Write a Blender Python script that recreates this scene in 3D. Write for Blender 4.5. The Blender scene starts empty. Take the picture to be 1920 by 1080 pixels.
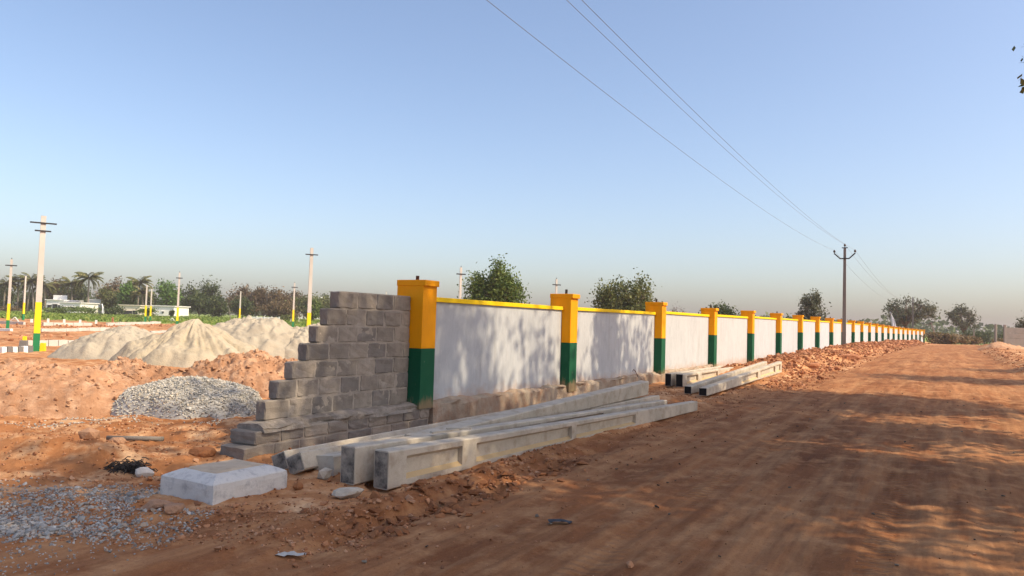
import bpy, bmesh, math, random
import numpy as np
from mathutils import Vector, Matrix

# ---------------------------------------------------------------- scene, camera, light
S = bpy.context.scene
COL = S.collection
R = math.radians
FPX = 1400.0                     # focal length in pixels of a 1920 wide picture
PITCH = math.atan(66 / 1400.0)
ROLL = math.atan(0.0295)
CZ = 1.5
cam_d = bpy.data.cameras.new('camera')
cam_d.sensor_width = 36.0
cam_d.lens = 36.0 * FPX / 1920.0
cam_d.clip_end = 9000
cam_d.clip_start = 0.05
cam = bpy.data.objects.new('camera', cam_d)
COL.objects.link(cam)
cam.location = (0, 0, CZ)
fw = Vector((0, math.cos(PITCH), math.sin(PITCH)))
up0 = Vector((0, -math.sin(PITCH), math.cos(PITCH)))
rt0 = Vector((1, 0, 0))
upv = up0 * math.cos(ROLL) - rt0 * math.sin(ROLL)
rtv = rt0 * math.cos(ROLL) + up0 * math.sin(ROLL)
m3 = Matrix((rtv, upv, -fw)).transposed()
cam.rotation_euler = m3.to_euler()
S.camera = cam
S.render.resolution_x = 1024
S.render.resolution_y = 576

SUN_AZ, SUN_EL = 112.0, 45.0      # clockwise from +Y, degrees
w = bpy.data.worlds.new('World')
S.world = w
w.use_nodes = True
nt = w.node_tree
nt.nodes.clear()
sky = nt.nodes.new('ShaderNodeTexSky')
sky.sky_type = 'NISHITA'
sky.sun_disc = False
sky.sun_elevation = R(SUN_EL)
sky.sun_rotation = R(SUN_AZ)
sky.altitude = 300
sky.air_density = 1.0
sky.dust_density = 3.3
sky.ozone_density = 1.4
bg = nt.nodes.new('ShaderNodeBackground')
bg.inputs['Strength'].default_value = 0.142
wo = nt.nodes.new('ShaderNodeOutputWorld')
tint = nt.nodes.new('ShaderNodeMix'); tint.data_type = 'RGBA'; tint.blend_type = 'MULTIPLY'
tint.inputs[0].default_value = 1.0
tint.inputs[7].default_value = (1.02, 0.985, 0.985, 1)      # evens out the green cast of the sky model
nt.links.new(sky.outputs[0], tint.inputs[6])
nt.links.new(tint.outputs[2], bg.inputs['Color'])
nt.links.new(bg.outputs[0], wo.inputs['Surface'])

sun_d = bpy.data.lights.new('sun', 'SUN')
sun_d.energy = 3.3
sun_d.angle = R(0.53)
sun_d.color = (1.0, 0.82, 0.57)
sun = bpy.data.objects.new('sun', sun_d)
COL.objects.link(sun)
sdir = Vector((math.sin(R(SUN_AZ)) * math.cos(R(SUN_EL)), math.cos(R(SUN_AZ)) * math.cos(R(SUN_EL)), math.sin(R(SUN_EL))))
sun.rotation_euler = sdir.to_track_quat('Z', 'Y').to_euler()

S.view_settings.view_transform = 'Standard'
S.view_settings.look = 'None'
S.view_settings.exposure = 0.7
S.view_settings.gamma = 1.0

rng = np.random.default_rng(7)
random.seed(7)

# ---------------------------------------------------------------- helpers
def ray(px, py):
    return fw + rtv * ((px - 960) / FPX) - upv * ((py - 540) / FPX)

def at(px, py, Y):
    d = ray(px, py)
    return Vector((0, 0, CZ)) + d * (Y / d.y)

def tag(o, label=None, cat=None, group=None, kind=None):
    if label: o['label'] = label
    if cat: o['category'] = cat
    if group: o['group'] = group
    if kind: o['kind'] = kind
    return o

def link(name, me, parent=None, mat=None, smooth=False):
    o = bpy.data.objects.new(name, me)
    COL.objects.link(o)
    if parent is not None: o.parent = parent
    if mat is not None and me is not None and not me.materials: me.materials.append(mat)
    return o

def empty(name, loc, rz=0.0):
    o = bpy.data.objects.new(name, None)
    COL.objects.link(o)
    o.location = loc
    o.rotation_euler = (0, 0, rz)
    o.empty_display_size = 0.2
    return o

def np_mesh(name, V, F, smooth=False):
    V = np.ascontiguousarray(V, dtype=np.float32)
    F = np.ascontiguousarray(F, dtype=np.int32)
    me = bpy.data.meshes.new(name)
    n, (m, k) = len(V), F.shape
    me.vertices.add(n)
    me.vertices.foreach_set('co', V.ravel())
    me.loops.add(m * k)
    me.loops.foreach_set('vertex_index', F.ravel())
    me.polygons.add(m)
    me.polygons.foreach_set('loop_start', np.arange(0, m * k, k, dtype=np.int32))
    me.update(calc_edges=True)
    me.polygons.foreach_set('use_smooth', np.full(m, smooth, dtype=bool))
    me.update()
    return me

class MB:
    def __init__(s): s.v = []; s.f = []
    def hexa(s, p):      # 8 points: bottom loop 4, top loop 4
        b = len(s.v); s.v += [tuple(q) for q in p]
        for f in ((3, 2, 1, 0), (4, 5, 6, 7), (0, 1, 5, 4), (1, 2, 6, 5), (2, 3, 7, 6), (3, 0, 4, 7)):
            s.f.append(tuple(b + i for i in f))
        return s
    def box(s, c, d, rz=0.0):
        cx, cy, cz = c; hx, hy, hz = d[0] / 2, d[1] / 2, d[2] / 2
        co, si = math.cos(rz), math.sin(rz)
        P = []
        for z in (-hz, hz):
            for x, y in ((-hx, -hy), (hx, -hy), (hx, hy), (-hx, hy)):
                P.append((cx + x * co - y * si, cy + x * si + y * co, cz + z))
        return s.hexa(P)
    def frustum(s, z0, z1, a0, b0, a1, b1):   # rectangular, a along x, b along y (full sizes)
        P = [(sx * a0 / 2, sy * b0 / 2, z0) for sx, sy in ((-1, -1), (1, -1), (1, 1), (-1, 1))]
        P += [(sx * a1 / 2, sy * b1 / 2, z1) for sx, sy in ((-1, -1), (1, -1), (1, 1), (-1, 1))]
        return s.hexa(P)
    def tube(s, pts, rad, n=6, cap=True):
        pts = [Vector(p) for p in pts]
        if not hasattr(rad, '__len__'): rad = [rad] * len(pts)
        b = len(s.v)
        ref = Vector((0.31, 0.17, 0.93))
        for i, p in enumerate(pts):
            t = (pts[min(i + 1, len(pts) - 1)] - pts[max(i - 1, 0)])
            if t.length < 1e-9: t = Vector((0, 0, 1))
            t.normalize()
            a = t.cross(ref)
            if a.length < 1e-3: a = t.cross(Vector((1, 0, 0)))
            a.normalize(); c = t.cross(a)
            for k in range(n):
                an = 2 * math.pi * k / n
                s.v.append(tuple(p + (a * math.cos(an) + c * math.sin(an)) * rad[i]))
        for i in range(len(pts) - 1):
            for k in range(n):
                s.f.append((b + i * n + k, b + i * n + (k + 1) % n, b + (i + 1) * n + (k + 1) % n, b + (i + 1) * n + k))
        if cap:
            s.f.append(tuple(b + k for k in range(n))[::-1])
            e = b + (len(pts) - 1) * n
            s.f.append(tuple(e + k for k in range(n)))
        return s
    def build(s, name, mat, parent=None, smooth=False, bevel=0.0):
        me = bpy.data.meshes.new(name)
        me.from_pydata(s.v, [], s.f)
        bm = bmesh.new(); bm.from_mesh(me)
        bmesh.ops.recalc_face_normals(bm, faces=bm.faces)
        bm.to_mesh(me); bm.free()
        if smooth:
            me.polygons.foreach_set('use_smooth', np.ones(len(me.polygons), dtype=bool))
        o = link(name, me, parent, mat)
        if bevel:
            md = o.modifiers.new('bevel', 'BEVEL'); md.width = bevel; md.segments = 2; md.limit_method = 'ANGLE'
        return o

def _hash(ix, iy, seed):
    h = (ix.astype(np.int64) * 374761393 + iy.astype(np.int64) * 668265263 + seed * 974634777) & 0xFFFFFFFF
    h = ((h ^ (h >> 13)) * 1274126177) & 0xFFFFFFFF
    h = (h ^ (h >> 16)) & 0xFFFFFFFF
    return h / 4294967295.0

def vnoise(x, y, seed=0):
    x = np.asarray(x, float); y = np.asarray(y, float)
    ix = np.floor(x); iy = np.floor(y)
    fx = x - ix; fy = y - iy
    fx = fx * fx * fx * (fx * (fx * 6 - 15) + 10); fy = fy * fy * fy * (fy * (fy * 6 - 15) + 10)
    a = _hash(ix, iy, seed); b = _hash(ix + 1, iy, seed); c = _hash(ix, iy + 1, seed); d = _hash(ix + 1, iy + 1, seed)
    return (a + (b - a) * fx) * (1 - fy) + (c + (d - c) * fx) * fy

def fbm(x, y, seed=0, oct=4, gain=0.5):
    t = 0; a = 1.0; s = 0
    for i in range(oct):
        t = t + a * (vnoise(x, y, seed + i * 17) - 0.5); s += a
        x = np.asarray(x) * 2.03 + 11.7; y = np.asarray(y) * 2.03 - 5.3; a *= gain
    return t / s * 2

def ss(a, b, x):
    t = np.clip((np.asarray(x, float) - a) / (b - a), 0, 1)
    return t * t * (3 - 2 * t)

# ---------------------------------------------------------------- wall frame
P1 = np.array([-1.234, 10.40])
DU = np.array([0.4951, 0.8688])
DV = np.array([0.8688, -0.4951])
BEAR = math.atan2(DU[1], DU[0])          # rotation of local x onto the wall direction
def uv(x, y):
    rx = np.asarray(x, float) - P1[0]; ry = np.asarray(y, float) - P1[1]
    return rx * DU[0] + ry * DU[1], rx * DV[0] + ry * DV[1]
def W(u, v):
    return P1[0] + DU[0] * u + DV[0] * v, P1[1] + DU[1] * u + DV[1] * v

# wall curves gently to the right far away: lateral offset of the wall line
def bend(u):
    return 0.00085 * np.clip(np.asarray(u, float) - 25, 0, 200) ** 1.9 * 0.62

# ---------------------------------------------------------------- terrain
def road_edge(u):
    return np.interp(u, [-30, -7.5, -5.6, -4.2, 0, 12, 22, 40, 84, 110, 140], [-30, -8, -0.4, 2.2, 2.3, 2.5, 3.4, 3.4, 3.3, 9.5, 18])

def T(x, y, fine=True):
    x = np.asarray(x, float); y = np.asarray(y, float)
    u, v0 = uv(x, y)
    v = v0 - bend(u)
    zr = np.interp(u, [-60, 3, 15, 25, 40, 60, 100, 118, 170, 500, 3000], [0, 0, .12, .2, .3, .42, .42, .36, -.5, -1.0, -3.0])
    zs = np.interp(y, [-50, 6, 12, 25, 40, 60, 90, 160, 300, 1000, 3000], [0, 0, -.05, -.3, -.35, -.2, .2, .8, 1.4, 2.0, 3.0])
    wl = ss(-0.4, -6.0, v)
    z = zr * (1 - wl) + zs * wl
    e = v - road_edge(u)
    onroad = ss(-0.25, 0.35, e)
    r = np.hypot(x, y)
    # bank beside the road, where the poles lie
    near = ss(-5.6, -3.8, u) * (1 - ss(10, 14, u))
    z = z + near * (0.05 * np.exp(-((v - 1.3) / 0.9) ** 2) + 0.055 * np.exp(-((v - 2.36) / 0.16) ** 2) * (0.5 + vnoise(u * 1.6, v * 2, 4)))
    rut = ss(-5.4, -4.2, u) * (1 - ss(-0.8, 0.8, u))
    z = z - rut * 0.055 * np.exp(-((v - 2.70 - 0.05 * np.sin(u * 2.1)) / 0.10) ** 2)
    # broken spoil along the far wall
    rub = ss(10.5, 16, u) * (1 - ss(104, 112, u))
    z = z + rub * (0.33 + 0.18 * fbm(u * 0.35, v * 0.5, 31, 2)) * np.exp(-((v - 1.35) / 1.05) ** 4)
    # right shoulder
    z = z + (0.20 + 0.12 * fbm(u * 0.5, v, 77, 2)) * ss(8.6, 9.6, v) * (1 - ss(100, 110, u))
    # low heaped spoil in the shade at the left, hollow behind the footing
    def g(cx, cy, sx, sy, h):
        return h * np.exp(-((x - cx) / sx) ** 2 - ((y - cy) / sy) ** 2)
    z = z + g(-4.55, 7.75, .95, .38, .17) + g(-4.0, 7.5, .3, .25, .06) + g(-5.4, 8.0, .8, .5, .08) - g(-3.45, 7.35, .3, .2, .05)
    z = z + g(-3.6, 9.3, .9, .25, .05) - g(-4.2, 9.0, 1.0, .22, .03)
    # the spoil hump of the drive to the site and hard packed ridge in front of the footing
    z = z + g(-2.0, 5.55, 1.1, .12, .035) + g(-1.9, 6.0, .8, .2, .04)
    z = z - g(-2.2, 6.15, .62, .55, .045)
    if fine:
        rough = (1 - onroad) * (1 - .7 * np.exp(-((x + 2.2) / .6) ** 2 - ((y - 6.1) / .6) ** 2))
        fade = 1 - ss(40, 120, r)
        z = z + fade * rough * (0.06 * fbm(x * 0.9, y * 0.9, 1, 3) + 0.036 * fbm(x * 3.6, y * 3.6, 5, 3) + 0.020 * fbm(x * 14, y * 14, 9, 3))
        nb = np.abs(fbm(x * 2.6, y * 2.6, 21, 3))
        z = z + fade * rough * 0.03 * (0.4 - nb) * ss(-6, -3, v) * (1 - ss(12, 20, r))
        # wheel tracks and washboard on the road
        z = z + fade * onroad * (0.022 * fbm(u * 0.22, v * 2.4, 41, 3) + 0.018 * fbm(u * 0.7, v * 7.0, 43, 4) + 0.012 * fbm(u * 6, v * 9, 47, 4))
        z = z - fade * onroad * 0.02 * (np.exp(-((v - 4.4) / 0.25) ** 2) + np.exp(-((v - 6.0) / 0.25) ** 2) + np.exp(-((v - 7.6) / 0.2) ** 2))
        tr = onroad * ss(0, 3, u) * (1 - ss(26, 34, u)) * fade
        z = z + tr * 0.008 * np.sign(np.sin(u * 42)) * np.exp(-((v - 7.6) / 0.14) ** 2)
        # torn crust beside the rut
        z = z + rut * 0.03 * np.exp(-((v - 2.62) / 0.28) ** 2) * np.sign(fbm(u * 3.2, v * 3.2, 61, 3)) * ss(0.02, 0.2, np.abs(fbm(u * 3.2, v * 3.2, 61, 3)))
        far = ss(25, 45, y) * (1 - ss(85, 110, y)) * ss(-4, -10, v)
        z = z + far * 0.10 * fbm(x * 0.7, y * 0.35, 53, 4)
    return z

def tz(x, y):
    return float(T(np.array([x]), np.array([y]))[0])

# ---------------------------------------------------------------- materials
MATS = {}
class NB:
    def __init__(s, name):
        s.m = bpy.data.materials.new(name); s.m.use_nodes = True
        s.t = s.m.node_tree; s.t.nodes.clear()
        s.out = s.n('ShaderNodeOutputMaterial'); s.b = s.n('ShaderNodeBsdfPrincipled')
        s.l(s.b.outputs[0], s.out.inputs['Surface'])
        s.pos = None
    def n(s, t, **k):
        o = s.t.nodes.new(t)
        for a, v in k.items(): setattr(o, a, v)
        return o
    def l(s, a, b): s.t.links.new(a, b)
    def coord(s, world=True, scale=(1, 1, 1)):
        g = s.n('ShaderNodeNewGeometry').outputs['Position'] if world else s.n('ShaderNodeTexCoord').outputs['Object']
        mp = s.n('ShaderNodeMapping'); mp.inputs['Scale'].default_value = scale
        s.l(g, mp.inputs['Vector'])
        return mp.outputs[0]
    def noise(s, co, scale, detail=4, rough=0.55, dist=0.0):
        o = s.n('ShaderNodeTexNoise'); s.l(co, o.inputs['Vector'])
        o.inputs['Scale'].default_value = scale; o.inputs['Detail'].default_value = detail
        o.inputs['Roughness'].default_value = rough; o.inputs['Distortion'].default_value = dist
        return o.outputs['Fac']
    def ramp(s, fac, stops):
        o = s.n('ShaderNodeValToRGB'); s.l(fac, o.inputs[0])
        el = o.color_ramp.elements
        while len(el) < len(stops): el.new(0.5)
        for e, (p, c) in zip(el, stops):
            e.position = p; e.color = (*c, 1) if len(c) == 3 else c
        return o.outputs[0]
    def mix(s, fac, a, b, blend='MIX'):
        o = s.n('ShaderNodeMix', data_type='RGBA', blend_type=blend)
        for i, v in ((0, fac), (6, a), (7, b)):
            if hasattr(v, 'is_linked') or isinstance(v, bpy.types.NodeSocket): s.l(v, o.inputs[i])
            elif i == 0: o.inputs[0].default_value = v
            else: o.inputs[i].default_value = (*v, 1)
        return o.outputs[2]
    def math(s, op, a, b=None):
        o = s.n('ShaderNodeMath', operation=op)
        for i, v in ((0, a), (1, b)):
            if v is None: continue
            if isinstance(v, bpy.types.NodeSocket): s.l(v, o.inputs[i])
            else: o.inputs[i].default_value = v
        return o.outputs[0]
    def bump(s, h, strength=0.4, dist=0.01, prev=None):
        o = s.n('ShaderNodeBump'); o.inputs['Strength'].default_value = strength; o.inputs['Distance'].default_value = dist
        s.l(h, o.inputs['Height'])
        if prev is not None: s.l(prev, o.inputs['Normal'])
        return o.outputs[0]
    def done(s, col=None, rough=0.9, nrm=None, spec=0.2):
        if col is not None:
            if isinstance(col, bpy.types.NodeSocket): s.l(col, s.b.inputs['Base Color'])
            else: s.b.inputs['Base Color'].default_value = (*col, 1)
        if isinstance(rough, bpy.types.NodeSocket): s.l(rough, s.b.inputs['Roughness'])
        else: s.b.inputs['Roughness'].default_value = rough
        s.b.inputs['Specular IOR Level'].default_value = spec
        if nrm is not None: s.l(nrm, s.b.inputs['Normal'])
        return s.m

def BW(a, b): return [(a, (0, 0, 0)), (b, (1, 1, 1))]

def soil(name, c_dark, c_mid, c_pale, sc=1.0, bump=0.5, streak=False, grit=True):
    b = NB(name); co = b.coord(True)
    n1 = b.noise(co, 0.35 * sc, 6, 0.6)
    n2 = b.noise(co, 2.3 * sc, 6, 0.65)
    n3 = b.noise(co, 22 * sc, 4, 0.7)
    c = b.mix(b.ramp(n1, BW(0.36, 0.66)), c_mid, c_dark)
    c = b.mix(b.ramp(n2, BW(0.47, 0.72)), c, c_pale)
    c = b.mix(b.math('MULTIPLY', b.ramp(n3, BW(0.40, 0.75)), 0.45), c, c_dark)
    if streak:
        mp = b.n('ShaderNodeMapping'); mp.inputs['Rotation'].default_value = (0, 0, -BEAR)
        mp.vector_type = 'POINT'
        b.l(b.n('ShaderNodeNewGeometry').outputs['Position'], mp.inputs['Vector'])
        m2 = b.n('ShaderNodeMapping'); m2.inputs['Scale'].default_value = (0.18, 2.2, 1)
        b.l(mp.outputs[0], m2.inputs['Vector'])
        n4 = b.noise(m2.outputs[0], 1.3, 6, 0.65, 0.3)
        c = b.mix(b.math('MULTIPLY', b.ramp(n4, BW(0.44, 0.66)), 0.55), c, c_pale)
        n5 = b.noise(m2.outputs[0], 5.0, 5, 0.6)
        c = b.mix(b.math('MULTIPLY', b.ramp(n5, BW(0.48, 0.70)), 0.4), c, c_dark)
    if streak:
        sp_ = b.noise(co, 130, 3, .75)
        c = b.mix(b.math('MULTIPLY', b.ramp(sp_, BW(.55, .72)), .5), c, c_pale)
        c = b.mix(b.math('MULTIPLY', b.ramp(b.noise(co, 60, 4, .8), BW(.56, .70)), .6), c, tuple(q * .6 for q in c_dark))
    if grit:
        vo = b.n('ShaderNodeTexVoronoi'); vo.inputs['Scale'].default_value = 38 * sc; b.l(co, vo.inputs['Vector'])
        k = b.ramp(vo.outputs['Distance'], [(0.0, (1, 1, 1)), (0.16, (0, 0, 0))])
        kk = b.math('MULTIPLY', k, b.ramp(b.noise(co, 3.1, 3), BW(0.52, 0.62)))
        c = b.mix(b.math('MULTIPLY', kk, 0.5), c, (0.36, 0.24, 0.17))
    nn = b.bump(n3, bump, 0.02)
    if streak:
        sp = b.n('ShaderNodeSeparateXYZ'); b.l(mp.outputs[0], sp.inputs[0])
        msk = None
        for c0 in (-1.38, -1.02, .35, 1.9):
            o = b.n('ShaderNodeMath', operation='COMPARE'); b.l(sp.outputs['Y'], o.inputs[0]); o.inputs[1].default_value = c0; o.inputs[2].default_value = .11
            msk = o.outputs[0] if msk is None else b.math('MAXIMUM', msk, o.outputs[0])
        wv = b.n('ShaderNodeMath', operation='SINE')
        b.l(b.math('ADD', b.math('MULTIPLY', sp.outputs['X'], 62.0), b.math('MULTIPLY', sp.outputs['Y'], 30.0)), wv.inputs[0])
        tread = b.math('MULTIPLY', b.math('MULTIPLY', wv.outputs[0], msk), b.ramp(b.noise(co, .6, 4), BW(.42, .6)))
        nn = b.bump(tread, .55, .02, nn)
    nn = b.bump(b.noise(co, 95 * sc, 3, 0.7), bump * 0.7, 0.006, nn)
    return b.done(c, 0.95, nn, 0.1)

M_GROUND = soil('red soil', (0.225, 0.090, 0.035), (0.53, 0.248, 0.105), (0.74, 0.48, 0.27))
M_ROAD = soil('packed red road', (0.165, 0.060, 0.024), (0.33, 0.134, 0.053), (0.51, 0.27, 0.125), 1.0, 0.35, True)
M_HEAP = soil('loose brown soil', (0.30, 0.160, 0.09), (0.52, 0.295, 0.170), (0.64, 0.42, 0.275), 1.4, 0.8)
M_CLOD = soil('clod', (0.20, 0.08, 0.036), (0.33, 0.14, 0.06), (0.42, 0.2, 0.095), 2.0, 0.6, grit=False)
M_RUBBLE = soil('rubble stone', (0.27, 0.11, 0.055), (0.42, 0.19, 0.10), (0.52, 0.28, 0.17), 3.0, 0.6, grit=False)

def plain(name, c, var=0.12, scale=3.0, rough=0.85, bump=0.2, bscale=40, bdist=0.004, spec=0.2, world=True, dirt=None, stretch=(1, 1, 1)):
    b = NB(name); co = b.coord(world, stretch)
    n = b.noise(co, scale, 6, 0.6)
    lo = tuple(max(0, x * (1 - var)) for x in c); hi = tuple(min(1, x * (1 + var)) for x in c)
    col = b.ramp(n, [(0.3, lo), (0.7, hi)])
    if dirt:
        col = b.mix(b.math('MULTIPLY', b.ramp(b.noise(co, dirt[1], 7, 0.68), BW(dirt[2], dirt[3])), dirt[4]), col, dirt[0])
    nn = b.bump(b.noise(co, bscale, 4, 0.65), bump, bdist)
    return b.done(col, rough, nn, spec)

def wallmat():
    b = NB('whitewashed plaster'); co = b.coord(True, (1, 1, .38)); cw = b.coord(True)
    n1 = b.noise(co, 1.3, 6, .6); n2 = b.noise(co, 5.5, 7, .68, .4); n3 = b.noise(co, 16, 6, .7, .3)
    c = b.ramp(n1, [(.3, (.415, .443, .475)), (.7, (.48, .503, .53))])
    c = b.mix(b.math('MULTIPLY', b.ramp(n2, BW(.47, .66)), .55), c, (.335, .355, .385))
    c = b.mix(b.math('MULTIPLY', b.ramp(n3, BW(.52, .68)), .5), c, (.545, .56, .58))
    g = b.n('ShaderNodeNewGeometry')
    oi = b.n('ShaderNodeObjectInfo')
    c = b.mix(b.math('MULTIPLY', oi.outputs['Random'], .30), c, (.56, .52, .46))
    cst = b.coord(True, (1, 1, .07))
    c = b.mix(b.math('MULTIPLY', b.ramp(b.noise(cst, 4.5, 5, .65), BW(.56, .72)), .45), c, (.30, .29, .275))
    sp = b.n('ShaderNodeSeparateXYZ'); b.l(g.outputs['Position'], sp.inputs[0])
    zz = b.math('ADD', sp.outputs['Z'], b.math('MULTIPLY', b.noise(cw, 3.5, 5, .7), -.55))
    c = b.mix(b.math('MULTIPLY', b.ramp(zz, [(.02, (1, 1, 1)), (.22, (0, 0, 0))]), .55), c, (.42, .25, .15))
    nn = b.bump(n2, .5, .02); nn = b.bump(n3, .5, .008, nn)
    return b.done(c, .9, nn, .15)
M_WHITEWALL = wallmat()
def paint(name, c, faded, dust=.5):
    b = NB(name); co = b.coord(True); cs = b.coord(True, (1, 1, .25))
    n1 = b.noise(co, 1.7, 5, .6); n2 = b.noise(cs, 9, 6, .7); n3 = b.noise(co, 26, 4, .7)
    col = b.mix(b.math('MULTIPLY', b.ramp(n1, BW(.42, .7)), .5), c, faded)
    col = b.mix(b.math('MULTIPLY', b.ramp(n2, BW(.52, .72)), .35), col, tuple(x * .72 for x in c))
    col = b.mix(b.math('MULTIPLY', b.ramp(b.noise(co, 14, 7, .75), BW(.66, .70)), .6), col, (.42, .38, .33))
    g = b.n('ShaderNodeNewGeometry'); sp = b.n('ShaderNodeSeparateXYZ'); b.l(g.outputs['Position'], sp.inputs[0])
    zz = b.math('ADD', sp.outputs['Z'], b.math('MULTIPLY', n2, -.6))
    col = b.mix(b.math('MULTIPLY', b.ramp(zz, [(-.05, (1, 1, 1)), (.12, (0, 0, 0))]), dust), col, (.36, .22, .13))
    nn = b.bump(n2, .25, .006); nn = b.bump(n3, .2, .003, nn)
    return b.done(col, b.ramp(n1, [(.3, (.5, .5, .5)), (.7, (.75, .75, .75))]), nn, .14)
M_YELLOW = paint('golden yellow paint', (0.86, 0.335, 0.003), (0.87, 0.385, 0.015))
M_COPING = paint('yellow coping paint', (0.86, 0.56, 0.006), (0.84, 0.60, 0.04))
M_GREEN = paint('dark green paint', (0.008, 0.088, 0.040), (0.03, 0.125, 0.07), .6)
M_CONC = plain('precast concrete', (0.50, 0.445, 0.36), 0.16, 2.6, 0.9, 0.55, 55, 0.006, dirt=((0.29, 0.21, 0.145), 6, 0.47, 0.70, 0.65))
M_CONC_DUST = plain('dusty recess', (0.52, 0.38, 0.21), 0.12, 2.2, 0.9, 0.3, 60, 0.004)
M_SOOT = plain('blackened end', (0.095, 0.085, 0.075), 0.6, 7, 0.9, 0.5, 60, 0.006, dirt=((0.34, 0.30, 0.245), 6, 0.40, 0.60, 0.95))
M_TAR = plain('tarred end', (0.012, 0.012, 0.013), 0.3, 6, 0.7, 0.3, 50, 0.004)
M_POLE = plain('pole concrete', (0.50, 0.475, 0.43), 0.1, 1.2, 0.85, 0.2, 40, 0.004)
M_POLED = plain('weathered pole concrete', (0.205, 0.185, 0.165), 0.12, 1.5, 0.85, 0.2, 40, 0.004)
M_PYEL = plain('pole yellow paint', (0.82, 0.60, 0.02), 0.06, 2, 0.55, 0.1)
M_PGRN = plain('pole green paint', (0.02, 0.19, 0.07), 0.1, 2, 0.55, 0.1)
M_IRON = plain('dark iron', (0.035, 0.033, 0.035), 0.3, 9, 0.6, 0.2)
M_RUST = plain('rusty pipe', (0.10, 0.045, 0.03), 0.4, 14, 0.85, 0.3)
M_CERAM = plain('brown ceramic', (0.05, 0.035, 0.03), 0.2, 8, 0.25, 0.0, spec=0.5)
M_WIRE = plain('wire', (0.20, 0.20, 0.21), 0.1, 3, 0.5, 0.0)
M_BLOCK = plain('concrete block', (0.258, 0.225, 0.191), 0.16, 3.5, 0.95, 0.9, 75, 0.008, dirt=((0.175, 0.15, 0.125), 9, 0.42, 0.66, 0.7))
M_BLOCK2 = plain('concrete block pale', (0.297, 0.258, 0.215), 0.16, 3.5, 0.95, 0.9, 75, 0.008, dirt=((0.20, 0.17, 0.14), 9, 0.45, 0.68, 0.7))
M_BLOCK3 = plain('concrete block dark', (0.211, 0.189, 0.168), 0.16, 3.5, 0.95, 0.9, 75, 0.008, dirt=((0.14, 0.125, 0.11), 9, 0.42, 0.66, 0.7))
M_MORTAR = plain('mortar', (0.33, 0.29, 0.245), 0.15, 7, 0.95, 0.8, 60, 0.01)
M_PLINTH = plain('rough plinth', (0.38, 0.31, 0.235), 0.22, 4, 0.95, 1.0, 45, 0.02, dirt=((0.30, 0.15, 0.08), 2.5, 0.45, 0.66, 0.7))
M_LEDGE = plain('rough mortar ledge', (0.30, 0.262, 0.222), 0.25, 6, 0.95, 1.0, 45, 0.02, dirt=((0.18, 0.15, 0.12), 9, 0.45, 0.62, 0.7))
M_FOOT = plain('limewashed concrete', (0.58, 0.56, 0.525), 0.06, 3, 0.9, 0.6, 50, 0.006, dirt=((0.32, 0.31, 0.31), 11, 0.50, 0.66, 0.75))
M_FTOP = plain('sandy top', (0.50, 0.40, 0.29), 0.12, 6, 0.95, 0.5, 60, 0.006, dirt=((0.30, 0.21, 0.14), 7, 0.5, 0.7, 0.5))
M_SAND = None
def sand(name, c1, c2):
    b = NB(name); co = b.coord(True)
    n = b.noise(co, 1.1, 7, 0.65); n2 = b.noise(co, 14, 5, 0.7)
    c = b.ramp(n, [(0.3, c1), (0.7, c2)])
    nn = b.bump(n2, 0.5, 0.03); nn = b.bump(b.noise(co, 4, 5, 0.7), 0.5, 0.08, nn)
    return b.done(c, 0.95, nn, 0.1)
M_SAND = sand('pale quarry sand', (0.37, 0.312, 0.218), (0.455, 0.394, 0.293))
M_SAND2 = sand('grey quarry dust', (0.35, 0.303, 0.232), (0.425, 0.377, 0.292))
def gravelmat(name, lo, hi, warm):
    b = NB(name)
    g = b.n('ShaderNodeNewGeometry')
    c = b.ramp(g.outputs['Random Per Island'], [(0.0, lo), (0.55, hi), (0.85, warm), (1.0, tuple(x * 1.3 for x in hi))])
    nn = b.bump(b.noise(b.coord(True), 60, 4), 0.4, 0.004)
    return b.done(c, 0.9, nn, 0.2)
M_GRAVEL = gravelmat('crushed stone', (0.23, 0.225, 0.205), (0.50, 0.485, 0.44), (0.50, 0.44, 0.35))
M_GRAVEL2 = gravelmat('grey road metal', (0.17, 0.165, 0.155), (0.40, 0.39, 0.365), (0.35, 0.27, 0.20))
M_GRAVEL3 = gravelmat('red chippings', (0.20, 0.085, 0.04), (0.36, 0.165, 0.08), (0.46, 0.26, 0.15))
M_RUBCH = gravelmat('red rubble', (0.21, 0.085, 0.040), (0.37, 0.16, 0.078), (0.45, 0.225, 0.125))
M_DEBRIS = gravelmat('leaf litter', (0.04, 0.03, 0.025), (0.10, 0.075, 0.055), (0.2, 0.17, 0.13))
M_ROCK = plain('brown rock', (0.34, 0.20, 0.125), 0.25, 5, 0.95, 0.8, 30, 0.02)
M_ROCKW = plain('pale rock', (0.55, 0.50, 0.44), 0.2, 6, 0.9, 0.6, 30, 0.01)
M_BARK = plain('bark', (0.13, 0.10, 0.075), 0.3, 5, 0.95, 0.8, 18, 0.03, stretch=(1, 1, 0.3))
M_BARKP = plain('palm trunk', (0.22, 0.19, 0.155), 0.2, 5, 0.95, 0.6, 18, 0.03)
M_HOUSE = plain('white house paint', (0.74, 0.73, 0.70), 0.06, 0.4, 0.85, 0.1)
M_HOUSEC = plain('cream house paint', (0.66, 0.60, 0.48), 0.08, 0.4, 0.85, 0.1)
M_DARKOPEN = plain('dark opening', (0.05, 0.05, 0.055), 0.2, 1, 0.5, 0.0)
M_ROOF = plain('grey roof sheet', (0.40, 0.38, 0.36), 0.15, 0.6, 0.8, 0.2)
M_CLOTH = plain('white cloth', (0.78, 0.78, 0.80), 0.05, 2, 0.9, 0.2)
M_KERB = plain('kerb concrete', (0.50, 0.47, 0.42), 0.12, 1.5, 0.9, 0.3)
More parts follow.
